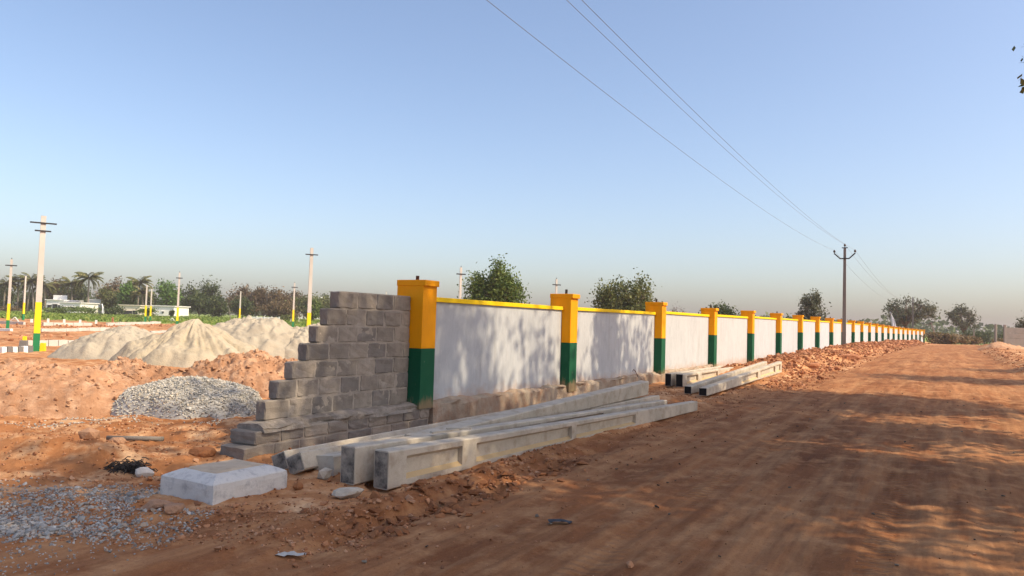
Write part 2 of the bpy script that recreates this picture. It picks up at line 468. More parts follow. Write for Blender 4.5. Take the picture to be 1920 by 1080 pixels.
M_KERBW = plain('kerb white paint', (0.72, 0.71, 0.68), 0.06, 1.5, 0.8, 0.2)
M_KERBB = plain('kerb black paint', (0.16, 0.155, 0.15), 0.1, 1.5, 0.8, 0.2)
M_PRECAST = plain('grey precast wall', (0.30, 0.27, 0.24), 0.15, 1.5, 0.9, 0.3, dirt=((0.2, 0.15, 0.11), 1.5, 0.5, 0.7, 0.6))
M_BRUSH = plain('dark brush', (0.05, 0.042, 0.036), 0.3, 20, 0.95, 0.3)

def leafmat(name, dark, light, tint=None):
    b = NB(name)
    g = b.n('ShaderNodeNewGeometry')
    stops = [(0.0, dark), (0.75, light), (1.0, tint or light)]
    c = b.ramp(g.outputs['Random Per Island'], stops)
    b.done(c, 0.6, None, 0.3)
    tr = b.n('ShaderNodeBsdfTranslucent'); b.l(c, tr.inputs['Color'])
    mx = b.n('ShaderNodeMixShader'); mx.inputs[0].default_value = 0.28
    b.l(b.b.outputs[0], mx.inputs[1]); b.l(tr.outputs[0], mx.inputs[2])
    b.l(mx.outputs[0], b.out.inputs['Surface'])
    return b.m
L_GREEN = leafmat('leaf green', (0.048, 0.092, 0.018), (0.132, 0.190, 0.041), (0.207, 0.241, 0.069))
L_OLIVE = leafmat('leaf olive', (0.061, 0.086, 0.024), (0.149, 0.171, 0.055), (0.220, 0.220, 0.088))
L_GREY = leafmat('leaf grey green', (0.061, 0.074, 0.041), (0.128, 0.142, 0.081), (0.216, 0.203, 0.121))
L_BRIGHT = leafmat('leaf bright green', (0.060, 0.127, 0.021), (0.127, 0.237, 0.043))
L_DARK = leafmat('leaf dark', (0.033, 0.057, 0.018), (0.077, 0.110, 0.035), (0.125, 0.144, 0.050))
L_BROWN = leafmat('leaf dry brown', (0.081, 0.065, 0.032), (0.182, 0.135, 0.068), (0.230, 0.149, 0.081))
L_TWIG = leafmat('bare twig', (0.10, 0.08, 0.07), (0.17, 0.14, 0.12))
L_STRAW = leafmat('dry scrub', (0.150, 0.106, 0.056), (0.300, 0.219, 0.112), (0.150, 0.163, 0.056))
L_PALM = leafmat('palm frond', (0.068, 0.087, 0.030), (0.158, 0.165, 0.063), (0.285, 0.232, 0.105))
L_FIELD = leafmat('crop green', (0.092, 0.144, 0.025), (0.207, 0.287, 0.052), (0.299, 0.310, 0.081))
M_FIELD = plain('field ground', (0.19, 0.25, 0.055), 0.35, 0.12, 0.95, 0.3, 4, 0.1)

# ---------------------------------------------------------------- ground, road, field: one sheet cut along their borders
def build_ground():
    fa = np.radians(np.linspace(-47, 47, 830))
    ca = np.radians(np.linspace(47, 313, 70)[1:-1])
    ang = np.concatenate([fa, ca])                    # clockwise from +Y
    rs = [0.25]
    while rs[-1] < 2.2: rs.append(rs[-1] * 1.12)
    while rs[-1] < 42: rs.append(rs[-1] * 1.0085)
    while rs[-1] < 170: rs.append(rs[-1] * 1.017)
    while rs[-1] < 3200: rs.append(rs[-1] * 1.09)
    rs = np.array(rs)
    A, Rr = np.meshgrid(ang, rs)
    X = Rr * np.sin(A); Y = Rr * np.cos(A)
    Z = T(X, Y)
    V = np.stack([X, Y, Z], -1).reshape(-1, 3)
    nr, na = X.shape
    i = np.arange(nr - 1)[:, None] * na; j = np.arange(na)[None]; j2 = (j + 1) % na
    F = np.stack([i + j, i + na + j, i + na + j2, i + j2], -1).reshape(-1, 4)
    F = F[:, ::-1]
    cen = V[F].mean(1)
    u, v = uv(cen[:, 0], cen[:, 1]); v = v - bend(u)
    e = v - road_edge(u) - 0.25 * fbm(u * 0.5, v * 0.5, 90, 3)
    road = (e > 0) & (v < 9.0 + np.clip(u - 84, 0, 99) * .3 + 0.4 * fbm(u * .4, v * .3, 91, 2)) & (u < 135) & (u > -60)
    fieldm = (cen[:, 1] > 92 + 6 * fbm(cen[:, 0] * .05, cen[:, 1] * .02, 92, 2)) & (v < -4) & (cen[:, 1] < 900)
    back = (np.hypot(cen[:, 0], cen[:, 1]) > 190) & ~fieldm
    for nm, mk, mat in (('dirt_road', road & ~fieldm, M_ROAD), ('crop_field', (fieldm | back) & ~road, M_FIELD), ('ground', ~road & ~fieldm & ~back, M_GROUND)):
        f = F[mk]
        idx, inv = np.unique(f.ravel(), return_inverse=True)
        me = np_mesh(nm, V[idx], inv.reshape(-1, 4), True)
        o = link(nm, me, None, mat)
        tag(o, kind='structure')
build_ground()

# ---------------------------------------------------------------- loose stones
def hull_variants(n, seed, flat=0.75, npts=11):
    out = []
    rr = random.Random(seed)
    for _ in range(n):
        bm = bmesh.new()
        for k in range(npts):
            d = Vector((rr.gauss(0, 1), rr.gauss(0, 1), rr.gauss(0, 1))).normalized()
            s = 0.75 + 0.25 * rr.random()
            bm.verts.new((d.x * s * 0.5, d.y * s * 0.5 * (0.7 + .3 * rr.random()), d.z * s * 0.5 * flat))
        bmesh.ops.convex_hull(bm, input=bm.verts)
        bm.verts.ensure_lookup_table()
        loose = [q for q in bm.verts if not q.link_faces]
        for q in loose: bm.verts.remove(q)
        bmesh.ops.triangulate(bm, faces=bm.faces)
        bm.verts.index_update()
        V = np.array([v.co[:] for v in bm.verts]); F = np.array([[v.index for v in f.verts] for f in bm.faces])
        bm.free(); out.append((V, F))
    return out
HV = hull_variants(10, 3)
HF = hull_variants(8, 5, 0.4)

def scatter(name, P, size, mat, variants=HV, seed=0, parent=None, tilt=0.6, sink=0.15):
    g = np.random.default_rng(seed)
    Vs, Fs, off = [], [], 0
    n = len(P)
    which = g.integers(0, len(variants), n)
    for k, (V0, F0) in enumerate(variants):
        idx = np.where(which == k)[0]
        if not len(idx): continue
        m = len(idx)
        a = g.uniform(0, 2 * math.pi, m); tx = g.normal(0, tilt, m)
        ca, sa, ct, st = np.cos(a), np.sin(a), np.cos(tx), np.sin(tx)
        Vv = np.repeat(V0[None], m, 0) * np.asarray(size)[idx][:, None, None]
        y = Vv[..., 1] * ct[:, None] - Vv[..., 2] * st[:, None]; z = Vv[..., 1] * st[:, None] + Vv[..., 2] * ct[:, None]
        x = Vv[..., 0]
        Q = np.stack([x * ca[:, None] - y * sa[:, None], x * sa[:, None] + y * ca[:, None], z], -1) + P[idx][:, None]
        Q[..., 2] += (np.asarray(size)[idx] * (0.3 - sink))[:, None]
        Vs.append(Q.reshape(-1, 3))
        Fs.append((F0[None] + (np.arange(m) * len(V0))[:, None, None] + off).reshape(-1, 3))
        off += m * len(V0)
    me = np_mesh(name, np.concatenate(Vs), np.concatenate(Fs))
    return link(name, me, parent, mat)

def on_ground(x, y, dz=0):
    return np.stack([x, y, T(x, y) + dz], -1)

def boulder(name, label, x, y, size, mat, seed=1, dims=(1, 1, .7), rz=0.0, group=None, cat='rock', z=None, sink=.2, cuts=2):
    rr = random.Random(seed)
    bm = bmesh.new()
    bmesh.ops.create_icosphere(bm, subdivisions=cuts, radius=0.5)
    off = [Vector((rr.gauss(0, 1), rr.gauss(0, 1), rr.gauss(0, 1))).normalized() for _ in range(9)]
    hh = [0.30 + 0.15 * rr.random() for _ in off]
    for v in bm.verts:
        p = v.co.copy()
        for d, h in zip(off, hh):
            k = p.dot(d)
            if k > h: p -= d * (k - h)
        p *= 1 + rr.uniform(-.05, .05)
        v.co = Vector((p.x * dims[0], p.y * dims[1], p.z * dims[2])) * size * 1.25
    zmin = min(v.co.z for v in bm.verts)
    for v in bm.verts: v.co.z -= zmin
    me = bpy.data.meshes.new(name); bm.to_mesh(me); bm.free()
    o = link(name, me, None, mat)
    o.location = (x, y, (tz(x, y) if z is None else z) - sink * size * dims[2]); o.rotation_euler = (0, 0, rz)
    return tag(o, label, cat, group)

# ---------------------------------------------------------------- boundary wall
POSTS = [(-1.234, 10.40), (1.17, 14.62), (3.93, 19.46), (6.57, 24.10), (9.22, 28.50), (11.86, 32.87), (14.5, 37.24), (17.15, 41.61),
         (19.8, 45.97), (22.46, 50.32), (25.13, 54.67), (27.81, 59.02), (30.5, 63.36), (33.21, 67.69), (35.92, 72.01), (38.65, 76.32),
         (41.4, 80.63), (44.16, 84.92), (46.94, 89.2), (49.74, 93.47), (52.55, 97.73), (55.39, 101.98), (58.25, 106.21), (61.13, 110.42)]
ZB = np.interp(range(24), [0, 1, 2, 3, 4, 6, 8, 11, 14, 18, 23], [1.11, 1.15, 1.22, 1.31, 1.38, 1.47, 1.53, 1.62, 1.62, 1.58, 1.56])
ZC = np.interp(range(24), [0, 1, 2, 3, 4, 6, 8, 11, 14, 18, 23], [2.07, 2.11, 2.165, 2.18, 2.25, 2.33, 2.40, 2.46, 2.42, 2.36, 2.35])
ZCOP = np.interp(range(24), [0, 1, 2, 3, 4, 6, 8, 11, 14, 18, 23], [1.85, 1.865, 1.945, 1.99, 2.05, 2.13, 2.2, 2.26, 2.22, 2.15, 2.13])
PW, PD, PROJ = 0.33, 0.46, 0.20
wall = empty('boundary_wall', (P1[0], P1[1], 0))
tag(wall, 'long whitewashed boundary wall with yellow and green posts running beside the dirt road', 'wall')
WO = Vector((P1[0], P1[1], 0))
def wdir(i):
    a = np.array(POSTS[max(i - 1, 0)]); b = np.array(POSTS[min(i + 1, 23)])
    d = b - a; d = d / np.linalg.norm(d)
    return d, np.array([d[1], -d[0]])
def obox(mb, p, d, n, u0, u1, v0, v1, z0, z1, off=WO):
    P = []
    for z in (z0, z1):
        for u, v in ((u0, v0), (u1, v0), (u1, v1), (u0, v1)):
            q = np.array(p) + d * u + n * v
            P.append((q[0] - off.x, q[1] - off.y, z - off.z))
    mb.hexa(P); return mb
pr = random.Random(12)
for i, p in enumerate(POSTS):
    d, n = wdir(i)
    zb, zc = ZB[i], ZC[i]
    j = pr.uniform(-.006, .006)
    post = obox(MB(), p, d, n, 0, PW, -PD, j, zb, zc - .085).build('post', M_YELLOW, wall, bevel=.006)
    zlow = [.27, .19, .30, .28][i] if i < 4 else tz(*p) - .25
    obox(MB(), p, d, n, 0, PW, -PD, j, zlow, zb).build('green_base', M_GREEN, post, bevel=.006)
    obox(MB(), p, d, n, -.004, PW + .006, -PD - .01, .035, zc - .085, zc).build('cap', M_YELLOW, post, bevel=.008)
    if pr.random() < .75 or i < 2:
        q = np.array(p) + d * PW * .45 + n * (-PD * (.35 + .2 * pr.random()))
        h = pr.uniform(.06, .10)
        MB().tube([(q[0] - WO.x, q[1] - WO.y, zc - .02), (q[0] - WO.x + .004, q[1] - WO.y, zc + h)], .026 if i < 6 else .035, 8).build('pipe_stub', M_RUST if i == 0 else M_IRON, post)
for i in range(23):
    a = np.array(POSTS[i]); b = np.array(POSTS[i + 1])
    d = b - a; L = np.linalg.norm(d); d = d / L; n = np.array([d[1], -d[0]])
    z0 = 0.24 if i < 5 else min(tz(*a), tz(*b)) - .25
    za, zb_ = ZCOP[i], ZCOP[i] + (ZCOP[i + 1] - ZCOP[i]) * .45
    def sl(mb, v0, v1, zA0, zA1, zB0, zB1):
        P = []
        for (za_, zb2) in ((zA0, zB0), (zA1, zB1)):
            for u, v in ((PW + .002, v0), (L - .002, v0), (L - .002, v1), (PW + .002, v1)):
                q = a + d * u + n * v
                P.append((q[0] - WO.x, q[1] - WO.y, za_ if u < L / 2 else zb2))
        mb.hexa(P); return mb
    pan = sl(MB(), -.33, -.20, z0, za - .072, z0, zb_ - .072).build('panel', M_WHITEWALL, wall)
    sl(MB(), -.355, -.165, za - .07, za, zb_ - .07, zb_).build('coping', M_COPING, pan, bevel=.006)

# rough plinth under the wall
def rough_strip(name, u0, u1, v0, v1, zt, zbm, mat, parent, seed, du=.05, amp=.02, off=WO):
    us = np.arange(u0, u1 + 1e-6, du)
    prof = [(v1 + .02, zbm), (v1 + .0, zbm * .4 + zt * .6 - .03), (v1 - .01, zt - .05), (v1 - .03, zt - .015), (v1 - .07, zt), (v1 - .13, zt + .005), (v0 + .05, zt), (v0, zt - .04), (v0, zbm)]
    U = np.repeat(us[:, None], len(prof), 1)
    Pv = np.repeat(np.array([q[0] for q in prof])[None], len(us), 0); Pz = np.repeat(np.array([q[1] for q in prof])[None], len(us), 0)
    k = np.arange(len(prof))[None] * .21
    Pv = Pv + amp * 1.6 * fbm(U * 2.2, k * 3 + seed, seed, 4); Pz = Pz + amp * 1.1 * fbm(U * 3.1, k * 2.5 - seed, seed + 5, 4)
    Pz[:, 0] = zbm; Pz[:, -1] = zbm
    X, Y = W(U, Pv)
    V = np.stack([X - off.x, Y - off.y, Pz], -1).reshape(-1, 3)
    m = len(prof)
    i = np.arange(len(us) - 1)[:, None] * m; j = np.arange(m - 1)[None]
    F = np.stack([i + j, i + m + j, i + m + j + 1, i + j + 1], -1).reshape(-1, 4)
    me = np_mesh(name, V, F, False)
    bm = bmesh.new(); bm.from_mesh(me); bm.verts.ensure_lookup_table()
    bm.faces.new([bm.verts[q] for q in range(m)]); bm.faces.new([bm.verts[len(us) * m - m + q] for q in range(m)])
    bmesh.ops.recalc_face_normals(bm, faces=bm.faces); bm.to_mesh(me); bm.free()
    return link(name, me, parent, mat)
rough_strip('plinth', 0.34, 16.5, -.44, -.015, .335, -.25, M_PLINTH, wall, 3, du=.03, amp=.05)

# ---------------------------------------------------------------- stepped block wall
bw = empty('block_wall', (P1[0], P1[1], 0))
tag(bw, 'unfinished stepped grey concrete block wall at the near end of the painted wall', 'wall')
def block_mesh(l, h, t, seed, bev=.012):
    rr = random.Random(seed)
    bm = bmesh.new(); bmesh.ops.create_cube(bm, size=1)
    for v in bm.verts: v.co = Vector((v.co.x * l, v.co.y * t, v.co.z * h))
    bmesh.ops.bevel(bm, geom=bm.edges[:] + bm.verts[:], offset=bev, segments=1, affect='EDGES')
    bmesh.ops.subdivide_edges(bm, edges=[e for e in bm.edges if e.calc_length() > .08], cuts=2, use_grid_fill=True)
    for v in bm.verts:
        k = rr.random()
        v.co += Vector((rr.gauss(0, 1), rr.gauss(0, 1), rr.gauss(0, 1))) * .0032
        if k < .10 and abs(v.co.x) > l * .40: v.co *= .965          # knocked corners
    me = bpy.data.meshes.new('block'); bm.to_mesh(me); bm.free()
    return me
BM_ = {}
def block(u0, u1, z0, z1, vf, vb, parent, seed):
    l = u1 - u0; key = (round(l, 2), round(z1 - z0, 3), round(vf - vb, 2), seed % 3)
    if key not in BM_:
        me = block_mesh(l - .012, z1 - z0 - .012, vf - vb, seed); me.materials.append((M_BLOCK, M_BLOCK2, M_BLOCK3)[seed % 3]); BM_[key] = me
    rr = random.Random(seed)
    x, y = W((u0 + u1) / 2, (vf + vb) / 2 + rr.uniform(-.004, .004))
    o = link('block', BM_[key], parent)
    o.location = (x - WO.x, y - WO.y, (z0 + z1) / 2)
    o.rotation_euler = (rr.uniform(-.008, .008), rr.uniform(-.006, .006), BEAR + rr.uniform(-.005, .005))
    return o
courses = [(.345, .565, -2.57), (.565, .775, -2.40), (.775, .985, -2.18), (.985, 1.195, -1.98), (1.195, 1.405, -1.82), (1.405, 1.62, -1.65), (1.62, 1.835, -1.48)]
sd = 0
core = MB()
for ci, (z0, z1, us) in enumerate(courses):
    u = us; k = 0
    while u < -.04:
        l = (.37, .36, .355)[(ci + k) % 3] if k else (.36, .30, .37, .38, .37, .34, .37)[ci]
        u1 = min(u + l, -.004)
        if -.004 - u1 < .12: u1 = -.004
        block(u, u1, z0, z1, -.20, -.35, bw, sd * 7 + ci); sd += 1
        u = u1; k += 1
    x0, x1 = us + .03, -.02
    obox(core, P1, DU, DV, x0, x1, -.342, -.222, z0 - .004 + ci * .0005, z1 - .006, WO)
core.build('mortar_bed', M_MORTAR, bw)
mv, mf = [], []
for ci, (z0, z1, us) in enumerate(courses):
    ua = np.arange(us + .05, -.01, .018); za = np.linspace(z0, z1, 13)
    U, Zz = np.meshgrid(ua, za)
    dep = -.2065 + .0085 * fbm(U * 7, Zz * 9, 5, 4, .6) + .004 * fbm(U * 30, Zz * 30, 8, 2)
    X_, Y_ = W(U, dep); off_ = sum(len(q) for q in mv)
    mv.append(np.stack([X_ - WO.x, Y_ - WO.y, Zz], -1).reshape(-1, 3))
    n_ = len(ua); i_ = np.arange(len(za) - 1)[:, None] * n_; j_ = np.arange(n_ - 1)[None]
    mf.append((np.stack([i_ + j_, i_ + j_ + 1, i_ + n_ + j_ + 1, i_ + n_ + j_], -1) + off_).reshape(-1, 4))
link('squeezed_mortar', np_mesh('squeezed_mortar', np.concatenate(mv), np.concatenate(mf), True), bw, M_MORTAR)
# mortar left standing in the joints
rough_strip('ledge', -2.74, .33, -.42, -.04, .345, .25, M_LEDGE, bw, 9, du=.03, amp=.04)
for z0, z1, us, ls in ((.125, .275, -2.84, .37), (-.05, .125, -2.97, .41), (-.2, -.05, -3.0, .4)):
    u = us
    while u < .25:
        u1 = min(u + ls * random.uniform(.92, 1.1), .3)
        block(u, u1, z0, z1, -.03, -.42, bw, sd * 5 + 1); sd += 1; u = u1
core = MB()
obox(core, P1, DU, DV, -2.80, .28, -.40, -.042, -.25, .262, WO)
core.build('mortar_bed', M_MORTAR, bw)

# ---------------------------------------------------------------- concrete poles lying on the ground
def lying_pole(label, a, b, h0, h1, t, recess, group, tip=0.0, end_mat=None, endb=None):
    """a, b: base points (x, y, z of the underside) of the two ends; h0, h1 heights there; recess: list of (s0, s1)"""
    a = Vector(a); b = Vector(b); L = (b - a).length
    rz = math.atan2(b.y - a.y, b.x - a.x); ry = -math.asin((b.z - a.z) / L)
    root = empty('concrete_pole', a)
    root.rotation_mode = 'XYZ'
    root.rotation_euler = (tip, ry, rz)
    tag(root, label, 'pole', group)
    V, F, DF = [], [], []
    def hh(x): return h0 + (h1 - h0) * x / L
    def tt(x): return t * (1 - .25 * x / L)
    def ring(pts, x):
        i = len(V); V.extend([(x, y, z) for y, z in pts]); return list(range(i, i + len(pts)))
    def rect(x):
        h, q = hh(x), tt(x) / 2; c = .012
        return [(-q, c), (-q + c, 0), (q - c, 0), (q, c), (q, h - c), (q - c, h), (-q + c, h), (-q, h - c)]
    def eye(x):
        h, q = hh(x), tt(x) / 2; c = .012; w_ = q * .34; f0, f1 = .19 * h, .30 * h
        return [(-q + c, 0), (q - c, 0), (q, c), (q, f0), (w_, f1), (w_, h - f1), (q, h - f0), (q, h - c), (q - c, h), (-q + c, h), (-q, h - c), (-q, h - f0), (-w_, h - f1), (-w_, f1), (-q, f0), (-q, c)]
    cuts = []
    x = 0.0
    for s0, s1 in recess:
        cuts.append((x, s0 * L, rect)); cuts.append((s0 * L, s1 * L, eye)); x = s1 * L
    cuts.append((x, L, rect))
    for x0, x1, fn in cuts:
        if x1 - x0 < .01: continue
        n = max(1, int((x1 - x0) / .5)); prev = None
        for k in range(n + 1):
            rg = ring(fn(x0 + (x1 - x0) * k / n), x0 + (x1 - x0) * k / n)
            if prev:
                m = len(rg)
                for q in range(m):
                    if fn is eye and q in (3, 13): DF.append(len(F))
                    F.append((prev[q], prev[(q + 1) % m], rg[(q + 1) % m], rg[q]))
            if fn is rect and k in (0, n): F.append(tuple(rg))
            prev = rg
    me = bpy.data.meshes.new('shaft'); me.from_pydata(V, [], F)
    bm = bmesh.new(); bm.from_mesh(me); bmesh.ops.recalc_face_normals(bm, faces=bm.faces); bm.to_mesh(me); bm.free()
    me.materials.append(M_CONC); me.materials.append(M_CONC_DUST)
    for q in DF: me.polygons[q].material_index = 1
    o = link('shaft', me, root, M_CONC)
    for em, x in ((end_mat, 0.0), (endb, L)):
        if em is None: continue
        h, q = hh(x), tt(x) / 2
        mb = MB(); sx = -.004 if x == 0 else .004
        mb.box((x + sx * .6, 0, h / 2), (.006, 2 * q - .02, h - .022))
        mb.build('blackened_end', em, root)
    return root
G1 = 'concrete poles stacked by the near panels'
def wp(u, v, z): x, y = W(u, v); return (x, y, z)
pa = at(700, 912, 6.6); pb = at(1308, 768, 13.1)
lying_pole('longest concrete pole with recessed side panels facing the road, lying nearest the road', (-1.10, 6.62, .015), (3.27, 13.25, .06), .335, .165, .17,
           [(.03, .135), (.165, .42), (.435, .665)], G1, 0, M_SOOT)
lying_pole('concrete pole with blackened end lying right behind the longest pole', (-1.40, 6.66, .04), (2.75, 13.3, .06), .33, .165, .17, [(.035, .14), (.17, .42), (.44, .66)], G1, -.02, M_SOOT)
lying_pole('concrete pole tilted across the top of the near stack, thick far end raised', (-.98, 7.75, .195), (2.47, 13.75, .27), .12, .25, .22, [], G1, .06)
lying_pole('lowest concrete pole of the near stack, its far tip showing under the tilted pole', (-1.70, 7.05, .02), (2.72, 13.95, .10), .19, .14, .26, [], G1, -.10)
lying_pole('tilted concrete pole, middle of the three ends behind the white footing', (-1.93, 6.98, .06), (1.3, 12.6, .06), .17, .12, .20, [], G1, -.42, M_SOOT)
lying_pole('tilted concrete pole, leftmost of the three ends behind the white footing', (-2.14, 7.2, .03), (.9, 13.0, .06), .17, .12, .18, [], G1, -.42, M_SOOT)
G2 = 'concrete poles stacked by the sunlit panels'
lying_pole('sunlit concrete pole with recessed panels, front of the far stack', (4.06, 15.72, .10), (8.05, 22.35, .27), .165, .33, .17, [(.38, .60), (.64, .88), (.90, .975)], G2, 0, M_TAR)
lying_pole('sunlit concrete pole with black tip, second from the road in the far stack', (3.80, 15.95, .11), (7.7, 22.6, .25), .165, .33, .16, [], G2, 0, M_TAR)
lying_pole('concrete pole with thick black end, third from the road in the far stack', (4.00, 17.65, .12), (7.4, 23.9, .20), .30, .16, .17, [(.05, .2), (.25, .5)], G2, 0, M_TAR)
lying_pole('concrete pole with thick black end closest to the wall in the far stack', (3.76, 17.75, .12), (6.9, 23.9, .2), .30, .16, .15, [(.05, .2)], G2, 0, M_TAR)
# spacer lump under the end, thin slab scraps and lifting loops
boulder('concrete_lump', 'small rounded concrete lump under the front pole end', *W(-3.62, 1.98), .24, M_CONC, 61, (1.15, .62, .42), .75, cat='lump')
boulder('concrete_spacer', 'squat concrete spacer below the dark pole ends', -1.64, 6.82, .13, M_CONC, 62, (1.0, .8, .95), .4, cat='spacer', cuts=1)
for k, (x, y, z, r, l) in enumerate(((-.62, 7.62, .385, .55, .34), (-.50, 7.70, .40, -.2, .26))):
    o = MB().hexa([(-l / 2, -.03, 0), (l / 2, -.015, 0), (l / 2, .02, 0), (-l / 2, .035, 0), (-l / 2, -.03, .02), (l / 2, -.015, .014), (l / 2, .02, .014), (-l / 2, .035, .02)]).build('slab_scrap', M_CONC, None)
    o.location = (x, y, z); o.rotation_euler = (.03, -.06, r)
    tag(o, ('longer', 'shorter')[k] + ' thin concrete scrap lying on top of the near pole stack', 'scrap')

# ---------------------------------------------------------------- footing
fx, fy = -2.27, 5.86
fo = empty('concrete_footing', (fx, fy, .012), BEAR)
tag(fo, 'square whitewashed concrete footing with sandy sloped top in the shade', 'footing')
LU, LV = .76, .64      # along wall (local x), across towards left (local y)
def fgrid(name, mat):
    n = 14
    def lay(z, ins):
        pts = []
        P = [(ins, ins), (LU - ins, ins), (LU - ins, LV - ins), (ins, LV - ins)]
        for a in range(4):
            p, q = P[a], P[(a + 1) % 4]
            for k in range(n):
                t = k / n; pts.append((p[0] + (q[0] - p[0]) * t, p[1] + (q[1] - p[1]) * t, z))
        return pts
    rings = [lay(-.12, -.005), lay(.0, 0), lay(.06, 0), lay(.12, .0), lay(.158, .004), lay(.168, .016), lay(.192, .06), lay(.213, .105), lay(.216, .118)]
    V = [q for r_ in rings for q in r_]
    V = [(x + .006 * float(fbm(x * 9, z * 9 + y * 7, 2, 3)), y + .006 * float(fbm(y * 9, z * 9 + x * 7, 4, 3)), z + .004 * float(fbm(x * 12, y * 12, 6, 2))) for x, y, z in V]
    m = 4 * n; F = []
    for i in range(len(rings) - 1):
        for k in range(m): F.append((i * m + k, i * m + (k + 1) % m, (i + 1) * m + (k + 1) % m, (i + 1) * m + k))
    F.append(tuple((len(rings) - 1) * m + k for k in range(m)))
    me = bpy.data.meshes.new(name); me.from_pydata(V, [], F)
    return me
link('body', fgrid('body', M_FOOT), fo, M_FOOT)
n = 24
gx, gy = np.meshgrid(np.linspace(.116, LU - .116, n), np.linspace(.116, LV - .116, n))
edge = np.minimum(np.minimum(gx - .116, LU - .116 - gx), np.minimum(gy - .116, LV - .116 - gy))
rr_ = np.hypot(gx - LU / 2, gy - LV / 2)
gz = .2165 + .012 * ss(0, .05, edge) + .0022 * np.sin(rr_ * 75) + .004 * fbm(gx * 9, gy * 9, 3, 3)
gz = np.where(edge <= 1e-6, .206, gz)
i = np.arange(n - 1)[:, None] * n; j = np.arange(n - 1)[None]
link('sandy_top', np_mesh('sandy_top', np.stack([gx, gy, gz], -1).reshape(-1, 3), np.stack([i + j, i + j + 1, i + n + j + 1, i + n + j], -1).reshape(-1, 4), True), fo, M_FTOP)

# ---------------------------------------------------------------- heaps
def heap(name, label, cat, cx, cy, rx, ry, h, rot, mat, seed, p=1.0, amp=.08, fs=2.0, ridge=0.0, nr=46, na=110, flat=.06, parent=None, lump=0.0, gully=0.0):
    t = np.linspace(0, 1, nr) ** .85
    A, Rr = np.meshgrid(np.linspace(0, 2 * math.pi, na, endpoint=False), t)
    oa = 1 + .16 * fbm(np.cos(A) * 1.4 + seed, np.sin(A) * 1.4, seed, 3)
    lx = Rr * np.cos(A) * rx * oa; ly = Rr * np.sin(A) * ry * oa
    c, s = math.cos(rot), math.sin(rot)
    X = cx + lx * c - ly * s; Y = cy + lx * s + ly * c
    k = np.sqrt(Rr ** 2 + flat ** 2) - flat
    prof = np.clip(1 - k / (math.sqrt(1 + flat ** 2) - flat), 0, 1)
    prof = prof ** p
    prof = prof * (1 - .25 * ss(.0, .35, prof) * ss(1, .35, prof) * 0)
    z = h * prof
    nz = fbm(X * fs, Y * fs, seed + 3, 5, .55)
    z = z + h * amp * nz * np.clip(prof * 2.5, 0, 1)
    if lump: z = z + h * lump * np.abs(fbm(X * fs * 1.7, Y * fs * 1.7, seed + 8, 4, .6)) * np.clip(prof * 3, 0, 1)
    if name == 'soil_heap':
        z = z + (0.03 * fbm(X * 6, Y * 6, seed + 40, 3) + .025 * fbm(X * 17, Y * 17, seed + 44, 3)) * np.clip(prof * 4, 0, 1)
    if ridge: z = z + h * ridge * np.abs(fbm(lx * 1.1, ly * 3, seed + 5, 3)) * prof
    if gully: z = z - h * gully * np.clip(fbm(A * 9 / 1.0, Rr * 1.2, seed + 11, 2), 0, 1) * prof * (1 - prof) * 4
    z = z + T(X, Y, False) - .10 * ss(.82, 1.0, Rr)
    V = np.stack([X - cx, Y - cy, z], -1)
    zb = float(V[-1, :, 2].min())
    V[..., 2] -= zb
    ii = np.arange(nr - 1)[:, None] * na; jj = np.arange(na)[None]; j2 = (jj + 1) % na
    F = np.stack([ii + jj, ii + na + jj, ii + na + j2, ii + j2], -1).reshape(-1, 4)
    me = np_mesh(name, V.reshape(-1, 3), F, True)
    o = link(name, me, parent, mat)
    o.location = (cx, cy, zb)
    if label: tag(o, label, cat)
    return o, (X, Y, z)

heap('sand_pile', 'pale sand pile with a slumped crest, leftmost pile behind the gravel heap', 'sand pile', -15.6, 30.3, 2.7, 2.3, 1.22, .1, M_SAND2, 11, .72, .16, 1.1, lump=.16, gully=.1, nr=70, na=180)
heap('sand_pile', 'pointed golden sand pile in front of the other piles', 'sand pile', -11.6, 27.6, 2.95, 2.5, 1.5, 0, M_SAND, 12, .76, .12, 1.1, flat=.12, lump=.12, gully=.2, nr=70, na=180)
heap('sand_pile', 'broad rounded pale sand pile, highest of the four', 'sand pile', -11.3, 33.2, 3.5, 2.8, 1.72, .1, M_SAND2, 13, .66, .16, 1.0, flat=.22, lump=.2, nr=70, na=180)
heap('sand_pile', 'pale sand pile running up behind the stepped block wall', 'sand pile', -8.6, 33.4, 2.4, 2.6, 1.5, 0, M_SAND2, 14, .7, .18, 1.1, flat=.15, lump=.2, nr=70, na=180)
sh1 = heap('soil_heap', 'large rough brown soil heap left of the gravel heap', 'soil heap', -7.5, 12.0, 2.5, 1.45, .60, .05, M_HEAP, 21, .55, .30, 1.5, flat=.2, lump=.18, nr=90, na=240)
sh2 = heap('soil_heap', 'lumpy brown soil heap right of the gravel heap, behind the block wall', 'soil heap', -5.15, 15.4, 1.75, 1.15, .74, .05, M_HEAP, 22, .42, .28, 1.9, flat=.25, lump=.28, nr=80, na=200)
sh3 = heap('soil_heap', 'low reddish soil heap just behind the gravel heap', 'soil heap', -7.5, 14.9, 1.4, .9, .58, 0, M_HEAP, 23, .5, .3, 2.0, flat=.2, lump=.3, nr=60, na=150)
gh, (gX, gY, gZ) = heap('gravel_heap', 'heap of grey white crushed stone between the soil heaps', 'gravel heap', -5.02, 11.75, 1.28, .95, .50, -.16, M_GRAVEL2, 24, .5, .14, 1.4, flat=.45, lump=.08)
g = np.random.default_rng(4)
